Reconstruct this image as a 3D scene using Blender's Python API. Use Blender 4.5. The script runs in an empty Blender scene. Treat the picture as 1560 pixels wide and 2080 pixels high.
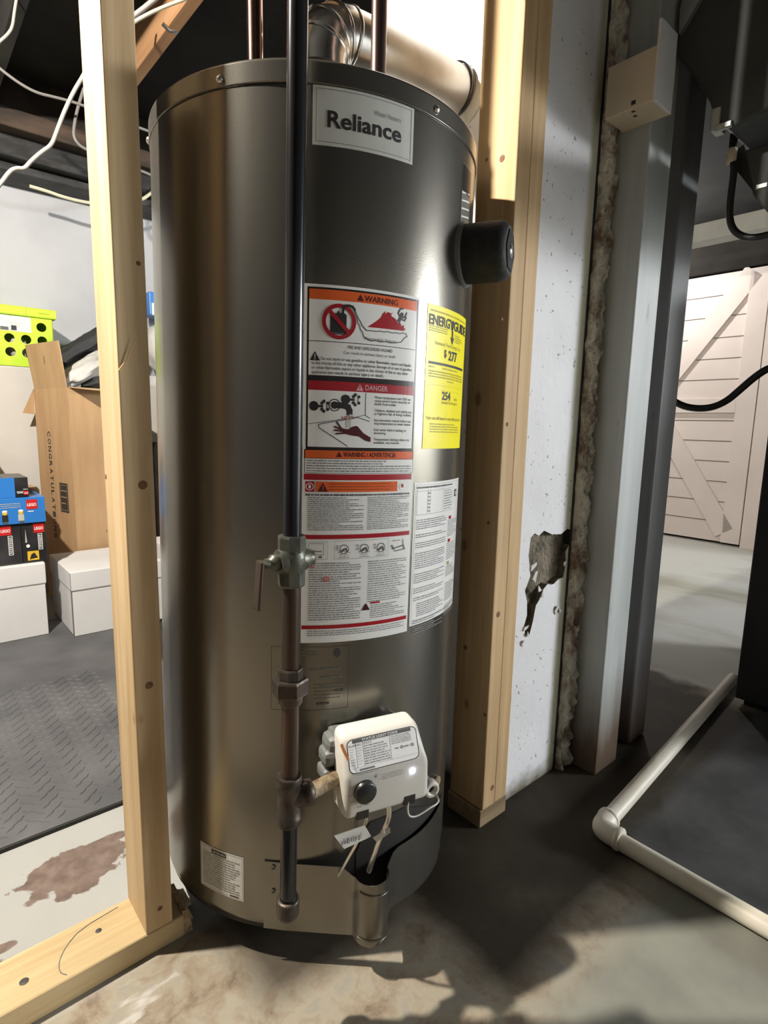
import bpy, bmesh, math, random
from mathutils import Vector, Matrix
from mathutils.geometry import tessellate_polygon

random.seed(7)
S = bpy.context.scene
COL = S.collection
PI = math.pi

# ------------------------------------------------------------------ survey of the room
EYE = Vector((0, 0, 0.81))                     # lens height above the floor
PITCH, ROLL, FPX = 0.156, 0.0215, 1150.0
_fw = Vector((0, math.cos(PITCH), -math.sin(PITCH)))
_up = Vector((0, math.sin(PITCH), math.cos(PITCH)))
_rt = Vector((1, 0, 0))
RT = math.cos(ROLL) * _rt + math.sin(ROLL) * _up
UP = -math.sin(ROLL) * _rt + math.cos(ROLL) * _up
FW = _fw
ANG = math.radians(41)                         # the framing wall runs along U, N points to the far side
UV = Vector((math.cos(ANG), math.sin(ANG), 0))
NV = Vector((-math.sin(ANG), math.cos(ANG), 0))


def sight(px, py):
    return (RT * (px - 780) + UP * (1040 - py)) / FPX + FW


def wall(u, n, z=0.0):
    return UV * u + NV * n + Vector((0, 0, z))


def on_n(px, py, n):
    d = sight(px, py)
    P = EYE + d * (n / d.dot(NV))
    return Vector((P.dot(UV), P.dot(NV), P.z))


def on_u(px, py, u):
    d = sight(px, py)
    P = EYE + d * (u / d.dot(UV))
    return Vector((P.dot(UV), P.dot(NV), P.z))


def on_y(px, py, y):
    d = sight(px, py)
    return EYE + d * (y / d.y)


# ------------------------------------------------------------------ materials
def nd(nt, t, **kw):
    n = nt.nodes.new(t)
    for k, v in kw.items():
        setattr(n, k, v)
    return n


def base_mat(name, color=(0.5, 0.5, 0.5), rough=0.6, metal=0.0, emit=None, estr=0.0, spec=0.5, coat=0.0):
    m = bpy.data.materials.new(name)
    m.use_nodes = True
    b = m.node_tree.nodes['Principled BSDF']
    b.inputs['Base Color'].default_value = (*color, 1)
    b.inputs['Roughness'].default_value = rough
    b.inputs['Metallic'].default_value = metal
    b.inputs['Specular IOR Level'].default_value = spec
    b.inputs['Coat Weight'].default_value = coat
    if emit:
        b.inputs['Emission Color'].default_value = (*emit, 1)
        b.inputs['Emission Strength'].default_value = estr
    return m


def noise(nt, vec, scale, detail=4, rough=0.55, dist=0.0):
    n = nd(nt, 'ShaderNodeTexNoise')
    n.inputs['Scale'].default_value = scale
    n.inputs['Detail'].default_value = detail
    n.inputs['Roughness'].default_value = rough
    n.inputs['Distortion'].default_value = dist
    if vec is not None:
        nt.links.new(vec, n.inputs['Vector'])
    return n.outputs['Fac']


def ramp(nt, fac, stops):
    r = nd(nt, 'ShaderNodeValToRGB')
    e = r.color_ramp.elements
    while len(e) < len(stops):
        e.new(0.5)
    for i, (p, c) in enumerate(stops):
        e[i].position = p
        e[i].color = (*c, 1) if len(c) == 3 else c
    nt.links.new(fac, r.inputs['Fac'])
    return r.outputs['Color']


def coords(nt, scale=(1, 1, 1)):
    tc = nd(nt, 'ShaderNodeTexCoord')
    mp = nd(nt, 'ShaderNodeMapping')
    mp.inputs['Scale'].default_value = scale
    nt.links.new(tc.outputs['Object'], mp.inputs['Vector'])
    return mp.outputs['Vector']


def mixc(nt, fac, a, b):
    m = nd(nt, 'ShaderNodeMix', data_type='RGBA')
    for s, v in ((m.inputs[0], fac), (m.inputs[6], a), (m.inputs[7], b)):
        if hasattr(v, 'links') or isinstance(v, bpy.types.NodeSocket):
            nt.links.new(v, s)
        elif isinstance(v, (int, float)):
            s.default_value = v
        else:
            s.default_value = (*v, 1)
    return m.outputs[2]


def mth(nt, op, a, b=None, clamp=False):
    m = nd(nt, 'ShaderNodeMath', operation=op)
    m.use_clamp = clamp
    for i, v in enumerate((a, b)):
        if v is None:
            continue
        if isinstance(v, bpy.types.NodeSocket):
            nt.links.new(v, m.inputs[i])
        else:
            m.inputs[i].default_value = v
    return m.outputs[0]


def bump(m, fac, strength=0.2, dist=0.01):
    nt = m.node_tree
    b = nd(nt, 'ShaderNodeBump')
    b.inputs['Strength'].default_value = strength
    b.inputs['Distance'].default_value = dist
    nt.links.new(fac, b.inputs['Height'])
    nt.links.new(b.outputs['Normal'], nt.nodes['Principled BSDF'].inputs['Normal'])


def setc(m, sock):
    m.node_tree.links.new(sock, m.node_tree.nodes['Principled BSDF'].inputs['Base Color'])


def mottled(name, c1, c2, scale=8, lo=0.35, hi=0.65, rough=0.7, metal=0.0, bs=0.15, bd=0.004, stretch=(1, 1, 1), bscale=None, spec=0.4, detail=5):
    m = base_mat(name, c1, rough, metal, spec=spec)
    nt = m.node_tree
    v = coords(nt, stretch)
    f = noise(nt, v, scale, detail)
    setc(m, ramp(nt, f, [(lo, c1), (hi, c2)]))
    if bs:
        bump(m, noise(nt, v, bscale or scale * 4, 4), bs, bd)
    return m


def pine(name, light=(0.655, 0.50, 0.305), dark=(0.51, 0.355, 0.19), axis=2, knots=True, seed=0.0):
    m = base_mat(name, light, 0.62, spec=0.25)
    nt = m.node_tree
    sc = [42, 42, 42]
    sc[axis] = 1.6
    v = coords(nt, sc)
    ad = nd(nt, 'ShaderNodeVectorMath', operation='ADD')
    ad.inputs[1].default_value = (seed, seed * 2, seed * 3)
    nt.links.new(v, ad.inputs[0])
    f = noise(nt, ad.outputs[0], 1.0, 6, 0.6, 0.6)
    c = ramp(nt, f, [(0.36, light), (0.62, dark)])
    sc2 = [9, 9, 9]
    sc2[axis] = 2.4
    v2 = coords(nt, sc2)
    ad2 = nd(nt, 'ShaderNodeVectorMath', operation='ADD')
    ad2.inputs[1].default_value = (seed + .3, seed + .7, seed)
    nt.links.new(v2, ad2.inputs[0])
    big = noise(nt, ad2.outputs[0], 0.8, 2)
    c = mixc(nt, ramp(nt, big, [(0.42, (0, 0, 0)), (0.72, (0.55, 0.55, 0.55))]), c, tuple(x * .72 for x in dark))
    if knots:
        sk = [16, 16, 16]
        sk[axis] = 9
        vk = coords(nt, sk)
        vo = nd(nt, 'ShaderNodeTexVoronoi')
        vo.inputs['Scale'].default_value = 0.55
        adk = nd(nt, 'ShaderNodeVectorMath', operation='ADD')
        adk.inputs[1].default_value = (seed * 5.1, seed * 3.3, seed * 2.7)
        nt.links.new(vk, adk.inputs[0])
        nt.links.new(adk.outputs[0], vo.inputs['Vector'])
        kf = ramp(nt, vo.outputs['Distance'], [(0.045, (1, 1, 1)), (0.085, (0, 0, 0))])
        c = mixc(nt, mth(nt, 'MULTIPLY', kf, 0.75), c, (0.20, 0.10, 0.04))
    ss = [75, 75, 75]
    ss[axis] = 5
    vs3 = coords(nt, ss)
    ad3 = nd(nt, 'ShaderNodeVectorMath', operation='ADD')
    ad3.inputs[1].default_value = (seed * 7, seed * 1.3, seed * 2.1)
    nt.links.new(vs3, ad3.inputs[0])
    stf = noise(nt, ad3.outputs[0], 0.55, 2, 0.5, 0.4)
    c = mixc(nt, ramp(nt, stf, [(0.70, (0, 0, 0)), (0.78, (0.6, 0.6, 0.6))]), c, (0.26, 0.13, 0.05))
    setc(m, c)
    bump(m, f, 0.12, 0.002)
    return m


M = {}
M['pine'] = pine('pine', seed=1.3)
M['pine_b'] = pine('pine_b', (0.63, 0.45, 0.255), (0.48, 0.315, 0.155), seed=4.7)
M['pine_c'] = pine('pine_c', (0.66, 0.47, 0.265), (0.52, 0.345, 0.17), seed=8.1)
M['pine_dirty'] = pine('pine_dirty', (0.34, 0.25, 0.15), (0.22, 0.15, 0.085), axis=0, seed=6.0, knots=False)
M['knot'] = mottled('knot', (0.24, 0.12, 0.05), (0.13, 0.06, 0.025), 120, rough=0.7)
M['pine_sill'] = pine('pine_sill', (0.62, 0.49, 0.29), (0.46, 0.335, 0.17), axis=0, seed=2.2, knots=False)
M['end_grain'] = mottled('end_grain', (0.30, 0.20, 0.11), (0.55, 0.40, 0.24), 60, bs=0.6, bd=0.006)
M['old_joist'] = pine('old_joist', (0.42, 0.25, 0.13), (0.30, 0.16, 0.08), axis=1, seed=3.0, knots=False)
M['black_joist'] = mottled('black_joist', (0.012, 0.011, 0.010), (0.03, 0.027, 0.024), 7, rough=0.85)
M['ceiling'] = mottled('ceiling_black', (0.006, 0.006, 0.006), (0.014, 0.014, 0.013), 5, rough=0.9)
M['rim'] = mottled('rim_black', (0.012, 0.012, 0.012), (0.05, 0.05, 0.05), 14, 0.45, 0.7, rough=0.6, stretch=(0.5, 1, 1.5))
M['rim_brown'] = mottled('rim_brown', (0.03, 0.022, 0.017), (0.075, 0.05, 0.035), 10, rough=0.85, stretch=(0.5, 1, 1.5))
M['white_wall'] = mottled('white_wall', (0.46, 0.465, 0.49), (0.40, 0.405, 0.43), 3, rough=0.8, bs=0.25, bd=0.006, bscale=18)
M['white_ledge'] = mottled('white_ledge', (0.62, 0.61, 0.58), (0.55, 0.54, 0.52), 3, rough=0.8, bs=0.2, bd=0.005, bscale=22)
M['grey_block'] = mottled('grey_block', (0.66, 0.66, 0.64), (0.56, 0.56, 0.54), 4, rough=0.85)
M['dark_wall'] = mottled('dark_wall', (0.008, 0.007, 0.006), (0.018, 0.015, 0.012), 4, rough=0.9)


def chimney_material():
    m = base_mat('chimney_paint', (0.75, 0.76, 0.8), 0.7, spec=0.3)
    nt = m.node_tree
    v = coords(nt)
    f = noise(nt, v, 4, 4)
    c = ramp(nt, f, [(0.35, (0.82, 0.82, 0.84)), (0.7, (0.70, 0.70, 0.72))])
    # yellowed strip along the right edge
    sx = nd(nt, 'ShaderNodeSeparateXYZ')
    nt.links.new(v, sx.inputs[0])
    e = mth(nt, 'ADD', sx.outputs[0], mth(nt, 'MULTIPLY', mth(nt, 'SUBTRACT', noise(nt, v, 9, 3), 0.5), 0.02))
    yel = mth(nt, 'SMOOTH_MAX' if False else 'MULTIPLY', mth(nt, 'SUBTRACT', e, 1.098, False), 60, True)
    c = mixc(nt, yel, c, (0.50, 0.48, 0.37))
    # pits
    vo = noise(nt, v, 95, 2, 0.5)
    c = mixc(nt, ramp(nt, vo, [(0.69, (0, 0, 0)), (0.73, (0.75, 0.75, 0.75))]), c, (0.16, 0.15, 0.13))
    # damp dirt at the foot
    z = mth(nt, 'ADD', sx.outputs[2], mth(nt, 'MULTIPLY', mth(nt, 'SUBTRACT', noise(nt, v, 26, 4), 0.5), 0.06))
    foot = mth(nt, 'SUBTRACT', 1.0, mth(nt, 'MULTIPLY', mth(nt, 'SUBTRACT', z, 0.0), 22), True)
    c = mixc(nt, foot, c, (0.17, 0.15, 0.10))
    setc(m, c)
    bump(m, mth(nt, 'ADD', noise(nt, v, 40, 3), mth(nt, 'MULTIPLY', vo, -0.6)), 0.25, 0.004)
    return m


M['chimney'] = chimney_material()
M['hole'] = mottled('bare_mortar', (0.10, 0.085, 0.065), (0.30, 0.26, 0.19), 22, 0.35, 0.7, rough=0.95, bs=1.0, bd=0.012)
M['mortar'] = mottled('rough_mortar', (0.26, 0.17, 0.12), (0.78, 0.74, 0.62), 19, 0.36, 0.56, rough=0.95, bs=1.0, bd=0.015, stretch=(1.5, 1.5, 1))
M['flake'] = mottled('paint_flake', (0.74, 0.75, 0.76), (0.58, 0.56, 0.48), 30, rough=0.8)


def painted_post(name, top, low):
    m = base_mat(name, top, 0.5, spec=0.35)
    nt = m.node_tree
    v = coords(nt)
    sx = nd(nt, 'ShaderNodeSeparateXYZ')
    nt.links.new(v, sx.inputs[0])
    st = coords(nt, (14, 14, 1.2))
    n1 = noise(nt, st, 1.6, 4)
    c = ramp(nt, n1, [(0.35, top), (0.72, tuple(x * 0.78 for x in top))])
    scuff = noise(nt, coords(nt, (40, 40, 9)), 1.0, 3)
    c = mixc(nt, ramp(nt, scuff, [(0.70, (0, 0, 0)), (0.75, (0.7, 0.7, 0.7))]), c, tuple(x * 0.3 for x in top))
    z = mth(nt, 'ADD', sx.outputs[2], mth(nt, 'MULTIPLY', mth(nt, 'SUBTRACT', noise(nt, st, 1.1, 3), 0.5), 0.22))
    lowf = mth(nt, 'SUBTRACT', 1.25, mth(nt, 'MULTIPLY', z, 4.5), True)
    c = mixc(nt, lowf, c, low)
    setc(m, c)
    bump(m, n1, 0.15, 0.003)
    return m


M['post_blue'] = painted_post('post_paint', (0.50, 0.53, 0.52), (0.11, 0.075, 0.05))
M['post_dark'] = painted_post('post_grey', (0.22, 0.22, 0.23), (0.07, 0.048, 0.036))


def ramp_val(nt, fac, lo, hi):
    return mth(nt, 'MULTIPLY', mth(nt, 'SUBTRACT', fac, lo), 1.0 / (hi - lo), True)


def floor_material():
    m = base_mat('floor_paint', (0.5, 0.5, 0.5), 0.62, spec=0.3)
    nt = m.node_tree
    v = coords(nt)                               # object axes are U and N
    sx = nd(nt, 'ShaderNodeSeparateXYZ')
    nt.links.new(v, sx.inputs[0])
    u, n = sx.outputs[0], sx.outputs[1]
    w1 = mth(nt, 'MULTIPLY', mth(nt, 'SUBTRACT', noise(nt, v, 7, 5), 0.5), 1.0)
    w2 = noise(nt, v, 3.2, 5)
    fine = noise(nt, v, 38, 5)
    paint = ramp(nt, w2, [(0.3, (0.40, 0.40, 0.385)), (0.7, (0.34, 0.345, 0.33))])
    # peeled places in the painted floor beyond the sill: bare reddish concrete
    bare = ramp(nt, fine, [(0.3, (0.12, 0.085, 0.07)), (0.7, (0.22, 0.165, 0.14))])

    def blot(cu, cn, ru, rn, wob=0.9):
        a = mth(nt, 'DIVIDE', mth(nt, 'SUBTRACT', u, cu), ru)
        b = mth(nt, 'DIVIDE', mth(nt, 'SUBTRACT', n, cn), rn)
        d = mth(nt, 'SQRT', mth(nt, 'ADD', mth(nt, 'MULTIPLY', a, a), mth(nt, 'MULTIPLY', b, b)))
        d = mth(nt, 'ADD', d, mth(nt, 'MULTIPLY', mth(nt, 'SUBTRACT', noise(nt, v, 20, 5), 0.5), wob * 1.6))
        return mth(nt, 'MULTIPLY', mth(nt, 'SUBTRACT', 1.0, d), 14, True)

    bl = blot(0.186, 1.045, 0.085, 0.062)
    for q in ((0.045, 1.045, 0.02, 0.016), (0.045, 0.945, 0.035, 0.013), (0.03, 0.90, 0.05, 0.03), (0.245, 1.085, 0.05, 0.014), (0.14, 0.90, 0.016, 0.012), (0.0, 1.06, 0.03, 0.02)):
        bl = mth(nt, 'MAXIMUM', bl, blot(*q))
    spots = ramp(nt, noise(nt, v, 30, 3), [(0.70, (0, 0, 0)), (0.73, (1, 1, 1))])
    bl = mth(nt, 'MAXIMUM', bl, mth(nt, 'MULTIPLY', spots, 0.7))
    c = mixc(nt, bl, paint, bare)
    # near side of the framing wall: worn, mottled beige slab
    beige = ramp(nt, noise(nt, v, 17, 8, 0.68, 0.35), [(0.33, (0.15, 0.11, 0.075)), (0.44, (0.25, 0.20, 0.145)), (0.55, (0.31, 0.275, 0.21)), (0.68, (0.26, 0.24, 0.205))])
    nw = mth(nt, 'ADD', n, mth(nt, 'MULTIPLY', w1, 0.05))
    near = mth(nt, 'MULTIPLY', mth(nt, 'SUBTRACT', 0.80, nw), 40, True)
    c = mixc(nt, near, c, beige)
    sc = mth(nt, 'MULTIPLY', blot(0.20, 0.735, 0.07, 0.030), ramp_val(nt, noise(nt, coords(nt, (18, 50, 1)), 1.0, 4), 0.52, 0.66))
    c = mixc(nt, mth(nt, 'MULTIPLY', sc, 0.8), c, (0.48, 0.46, 0.43))
    # grey-green paint towards the open side
    gg = ramp(nt, noise(nt, v, 9, 5), [(0.35, (0.26, 0.26, 0.22)), (0.7, (0.20, 0.20, 0.175))])
    g1 = mth(nt, 'MULTIPLY', mth(nt, 'SUBTRACT', mth(nt, 'ADD', u, mth(nt, 'MULTIPLY', w1, 0.12)), 0.56), 14, True)
    g2 = mth(nt, 'MULTIPLY', mth(nt, 'SUBTRACT', 0.39, nw), 14, True)
    c = mixc(nt, mth(nt, 'MULTIPLY', g1, g2), c, gg)
    # dirt and painted-in shade around the heater, the chimney foot and the drain pipe
    dirt_shade = ramp(nt, noise(nt, v, 6, 6, 0.6, 0.5), [(0.3, (0.032, 0.024, 0.016)), (0.55, (0.050, 0.041, 0.028)), (0.78, (0.085, 0.080, 0.058))])
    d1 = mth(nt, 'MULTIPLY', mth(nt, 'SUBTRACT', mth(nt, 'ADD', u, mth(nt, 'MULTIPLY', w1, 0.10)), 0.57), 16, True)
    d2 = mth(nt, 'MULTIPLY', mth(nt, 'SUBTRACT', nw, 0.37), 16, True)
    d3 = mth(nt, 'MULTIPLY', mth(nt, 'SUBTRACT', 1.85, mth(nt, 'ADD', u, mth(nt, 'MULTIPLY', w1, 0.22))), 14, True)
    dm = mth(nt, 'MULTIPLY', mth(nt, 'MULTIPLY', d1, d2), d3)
    under = mth(nt, 'MULTIPLY', mth(nt, 'SUBTRACT', nw, 0.57), 16, True)  # shade beneath the heater, darkened in the floor colour
    under = mth(nt, 'MULTIPLY', under, mth(nt, 'MULTIPLY', near, mth(nt, 'MULTIPLY', mth(nt, 'SUBTRACT', u, 0.30), 16, True)))
    dm = mth(nt, 'MAXIMUM', dm, mth(nt, 'MULTIPLY', under, 0.9))
    c = mixc(nt, dm, c, dirt_shade)
    # grey slab to the right of the drain pipe
    slab = ramp(nt, noise(nt, v, 7, 5), [(0.35, (0.065, 0.066, 0.067)), (0.62, (0.12, 0.12, 0.12))])
    s1 = mth(nt, 'MULTIPLY', mth(nt, 'SUBTRACT', mth(nt, 'ADD', u, mth(nt, 'MULTIPLY', w1, 0.10)), 1.02), 30, True)
    s2 = mth(nt, 'MULTIPLY', mth(nt, 'SUBTRACT', 0.46, nw), 30, True)
    c = mixc(nt, mth(nt, 'MULTIPLY', s1, s2), c, slab)
    # far room: pale paint with damp stains
    far = ramp(nt, noise(nt, coords(nt, (1.3, 0.55, 1)), 1.9, 5), [(0.36, (0.38, 0.37, 0.30)), (0.55, (0.60, 0.60, 0.56))])
    f1 = mth(nt, 'MULTIPLY', mth(nt, 'SUBTRACT', mth(nt, 'ADD', u, mth(nt, 'MULTIPLY', w1, 0.16)), 1.86), 25, True)
    c = mixc(nt, f1, c, far)
    setc(m, c)
    bump(m, mth(nt, 'ADD', mth(nt, 'MULTIPLY', fine, 0.5), noise(nt, v, 12, 6)), 0.22, 0.006)
    return m


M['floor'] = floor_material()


def mat_material():
    m = base_mat('rubber_mat', (0.07, 0.07, 0.075), 0.55, spec=0.35)
    nt = m.node_tree
    v = coords(nt)
    setc(m, ramp(nt, noise(nt, v, 5, 4), [(0.35, (0.085, 0.086, 0.092)), (0.68, (0.135, 0.136, 0.142))]))
    return m


M['rubber'] = mat_material()
M['rubber_edge'] = base_mat('rubber_edge', (0.012, 0.012, 0.012), 0.6)


def jacket_material():
    m = base_mat('heater_jacket', (0.22, 0.205, 0.17), 0.25, 0.86, spec=0.4)
    nt = m.node_tree
    v = coords(nt)
    f = noise(nt, coords(nt, (6, 6, 1)), 1.5, 3)
    c = ramp(nt, f, [(0.3, (0.222, 0.210, 0.182)), (0.7, (0.190, 0.179, 0.155))])
    sm = noise(nt, coords(nt, (30, 30, 7)), 1.0, 2)
    c = mixc(nt, ramp(nt, sm, [(0.76, (0, 0, 0)), (0.80, (0.55, 0.55, 0.55))]), c, (0.05, 0.045, 0.04))
    setc(m, c)
    bump(m, noise(nt, v, 600, 2), 0.10, 0.0006)
    return m


M['jacket'] = jacket_material()
M['cap'] = base_mat('heater_cap', (0.20, 0.20, 0.18), 0.36, 0.6)
M['galv'] = mottled('galvanised', (0.42, 0.42, 0.41), (0.30, 0.30, 0.29), 14, rough=0.25, metal=0.95, bs=0.05)
M['vent'] = mottled('vent_metal', (0.50, 0.49, 0.46), (0.36, 0.34, 0.31), 9, rough=0.42, metal=0.7, bs=0.08)
M['copper'] = mottled('copper', (0.26, 0.16, 0.125), (0.20, 0.115, 0.085), 20, rough=0.16, metal=1.0, bs=0.03, stretch=(1, 1, .2))
M['copper_dull'] = mottled('copper_dull', (0.16, 0.11, 0.095), (0.10, 0.07, 0.06), 14, rough=0.35, metal=0.9, bs=0.05, stretch=(1, 1, .2))
M['black_iron'] = mottled('black_iron', (0.022, 0.023, 0.027), (0.04, 0.04, 0.043), 10, rough=0.16, metal=0.6, bs=0.05, spec=0.7, stretch=(1, 1, .3))
M['old_iron'] = mottled('old_iron', (0.095, 0.062, 0.046), (0.058, 0.043, 0.035), 18, rough=0.38, metal=0.7, bs=0.15, stretch=(1, 1, .3))
M['cast'] = mottled('cast_fitting', (0.085, 0.066, 0.052), (0.05, 0.042, 0.036), 24, rough=0.42, metal=0.6, bs=0.3)
M['valve_green'] = mottled('valve_body', (0.13, 0.13, 0.105), (0.075, 0.08, 0.068), 24, rough=0.4, metal=0.6, bs=0.25)
M['brass'] = mottled('dull_brass', (0.34, 0.25, 0.15), (0.2, 0.14, 0.08), 30, rough=0.4, metal=0.7, bs=0.2)
M['dope'] = mottled('pipe_sealant', (0.36, 0.29, 0.18), (0.12, 0.075, 0.04), 55, rough=0.8, bs=0.6)
M['white_plastic'] = base_mat('white_plastic', (0.62, 0.60, 0.555), 0.38, spec=0.4)
M['grey_plastic'] = base_mat('grey_plastic', (0.14, 0.15, 0.145), 0.45)
M['black_plastic'] = base_mat('black_plastic', (0.015, 0.016, 0.017), 0.35)
M['black_foam'] = mottled('black_foam', (0.016, 0.017, 0.017), (0.03, 0.03, 0.03), 60, rough=0.6, bs=0.2)
M['silver'] = base_mat('silver_tube', (0.72, 0.71, 0.68), 0.25, 0.95)
M['pvc'] = mottled('pvc_white', (0.80, 0.76, 0.66), (0.70, 0.64, 0.52), 10, rough=0.42, bs=0.03)
M['cable_white'] = base_mat('cable_white', (0.30, 0.295, 0.275), 0.5)
M['cable_wire'] = base_mat('cable_wire', (0.66, 0.65, 0.60), 0.5)
M['cable_grey'] = base_mat('cable_grey', (0.17, 0.165, 0.16), 0.5)
M['cable_cream'] = base_mat('cable_cream', (0.55, 0.53, 0.40), 0.5)
M['cable_black'] = base_mat('cable_black', (0.012, 0.012, 0.012), 0.4)
M['cream_metal'] = mottled('cream_metal', (0.68, 0.58, 0.44), (0.62, 0.53, 0.40), 8, rough=0.45, bs=0.02)
M['duct'] = mottled('duct_dark', (0.045, 0.048, 0.047), (0.085, 0.09, 0.088), 4, 0.3, 0.7, rough=0.62, metal=0.15, bs=0.25, bd=0.01, bscale=8)
M['duct_light'] = mottled('duct_foil', (0.38, 0.42, 0.41), (0.28, 0.31, 0.30), 9, rough=0.35, metal=0.6)
M['furnace'] = mottled('furnace_black', (0.018, 0.018, 0.02), (0.028, 0.028, 0.03), 5, rough=0.6)
M['furnace_up'] = base_mat('furnace_grey', (0.05, 0.052, 0.055), 0.6)
M['door'] = mottled('door_white', (0.74, 0.665, 0.62), (0.68, 0.60, 0.56), 3, rough=0.6, bs=0.05)
M['door_gap'] = base_mat('door_gap', (0.16, 0.13, 0.11), 0.9)
M['beam_white'] = mottled('beam_white', (0.42, 0.42, 0.38), (0.34, 0.34, 0.31), 6, rough=0.7)
M['cardboard'] = mottled('cardboard', (0.50, 0.33, 0.18), (0.44, 0.28, 0.15), 20, rough=0.85, bs=0.1, stretch=(1, 1, .2))
M['cardboard_in'] = mottled('cardboard_inner', (0.56, 0.40, 0.24), (0.50, 0.35, 0.2), 20, rough=0.85, bs=0.1)
M['white_card'] = mottled('white_card', (0.74, 0.74, 0.75), (0.69, 0.69, 0.70), 6, rough=0.75, bs=0.05)
M['lime'] = base_mat('lime_plastic', (0.50, 0.72, 0.05), 0.35)
M['lime_dark'] = base_mat('lime_inside', (0.30, 0.45, 0.03), 0.5)
M['pouch'] = mottled('clear_pouch', (0.50, 0.53, 0.52), (0.72, 0.74, 0.73), 25, rough=0.2)
M['red_cloth'] = mottled('red_cloth', (0.30, 0.012, 0.02), (0.2, 0.01, 0.015), 14, rough=0.9)
M['cloth_white'] = mottled('cloth_grey_white', (0.60, 0.60, 0.58), (0.44, 0.44, 0.43), 5, rough=0.8, bs=0.3, bd=0.01, bscale=9)
M['cloth_black'] = mottled('cloth_black', (0.015, 0.016, 0.018), (0.035, 0.036, 0.038), 6, rough=0.7, bs=0.4, bd=0.01, bscale=10)
M['lego_blue'] = base_mat('carton_blue', (0.03, 0.19, 0.58), 0.3)
M['lego_black'] = mottled('carton_black', (0.012, 0.012, 0.014), (0.05, 0.05, 0.055), 8, 0.4, 0.75, rough=0.3, bs=0)
M['black'] = base_mat('ink_black', (0.018, 0.017, 0.017), 0.5)
M['ink_soft'] = base_mat('ink_grey', (0.23, 0.23, 0.23), 0.55)
M['ink_mid'] = base_mat('ink_dark_grey', (0.09, 0.09, 0.09), 0.55)
M['paper'] = base_mat('label_paper', (0.80, 0.80, 0.78), 0.22, spec=0.5)
M['paper_matt'] = base_mat('label_paper_matt', (0.64, 0.64, 0.61), 0.6)
M['orange'] = base_mat('label_orange', (0.70, 0.115, 0.02), 0.25)
M['red'] = base_mat('label_red', (0.36, 0.010, 0.02), 0.25)
M['brightred'] = base_mat('carton_red', (0.55, 0.02, 0.02), 0.35)
M['frame_black'] = base_mat('label_black', (0.015, 0.013, 0.014), 0.25)
M['maroon'] = base_mat('label_maroon', (0.07, 0.008, 0.012), 0.3)
M['yellow'] = base_mat('label_yellow', (0.95, 0.84, 0.008), 0.4)
M['yellow_ink'] = base_mat('label_yellow_ink', (0.42, 0.36, 0.01), 0.5)
M['silver_label'] = mottled('silver_label', (0.62, 0.63, 0.58), (0.54, 0.55, 0.51), 3, rough=0.35, metal=0.2, bs=0, stretch=(8, 8, .3))
M['decal_grey'] = base_mat('decal_grey', (0.12, 0.12, 0.10), 0.5)
M['decal_dark'] = base_mat('decal_dark', (0.045, 0.04, 0.035), 0.5)
M['pink'] = base_mat('label_pink', (0.62, 0.33, 0.36), 0.3)
M['white_ink'] = base_mat('white_ink', (0.80, 0.80, 0.80), 0.4)
M['green_ink'] = base_mat('green_ink', (0.25, 0.30, 0.08), 0.5)
M['skin_yellow'] = base_mat('toy_yellow', (0.70, 0.45, 0.03), 0.5)
M['rust'] = base_mat('rust_streak', (0.42, 0.14, 0.03), 0.8)
M['led'] = base_mat('status_led', (0.8, 0.85, 1), 0.3, emit=(0.75, 0.78, 1.0), estr=14)
M['void'] = base_mat('burner_void', (0.012, 0.011, 0.010), 0.7)


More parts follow.
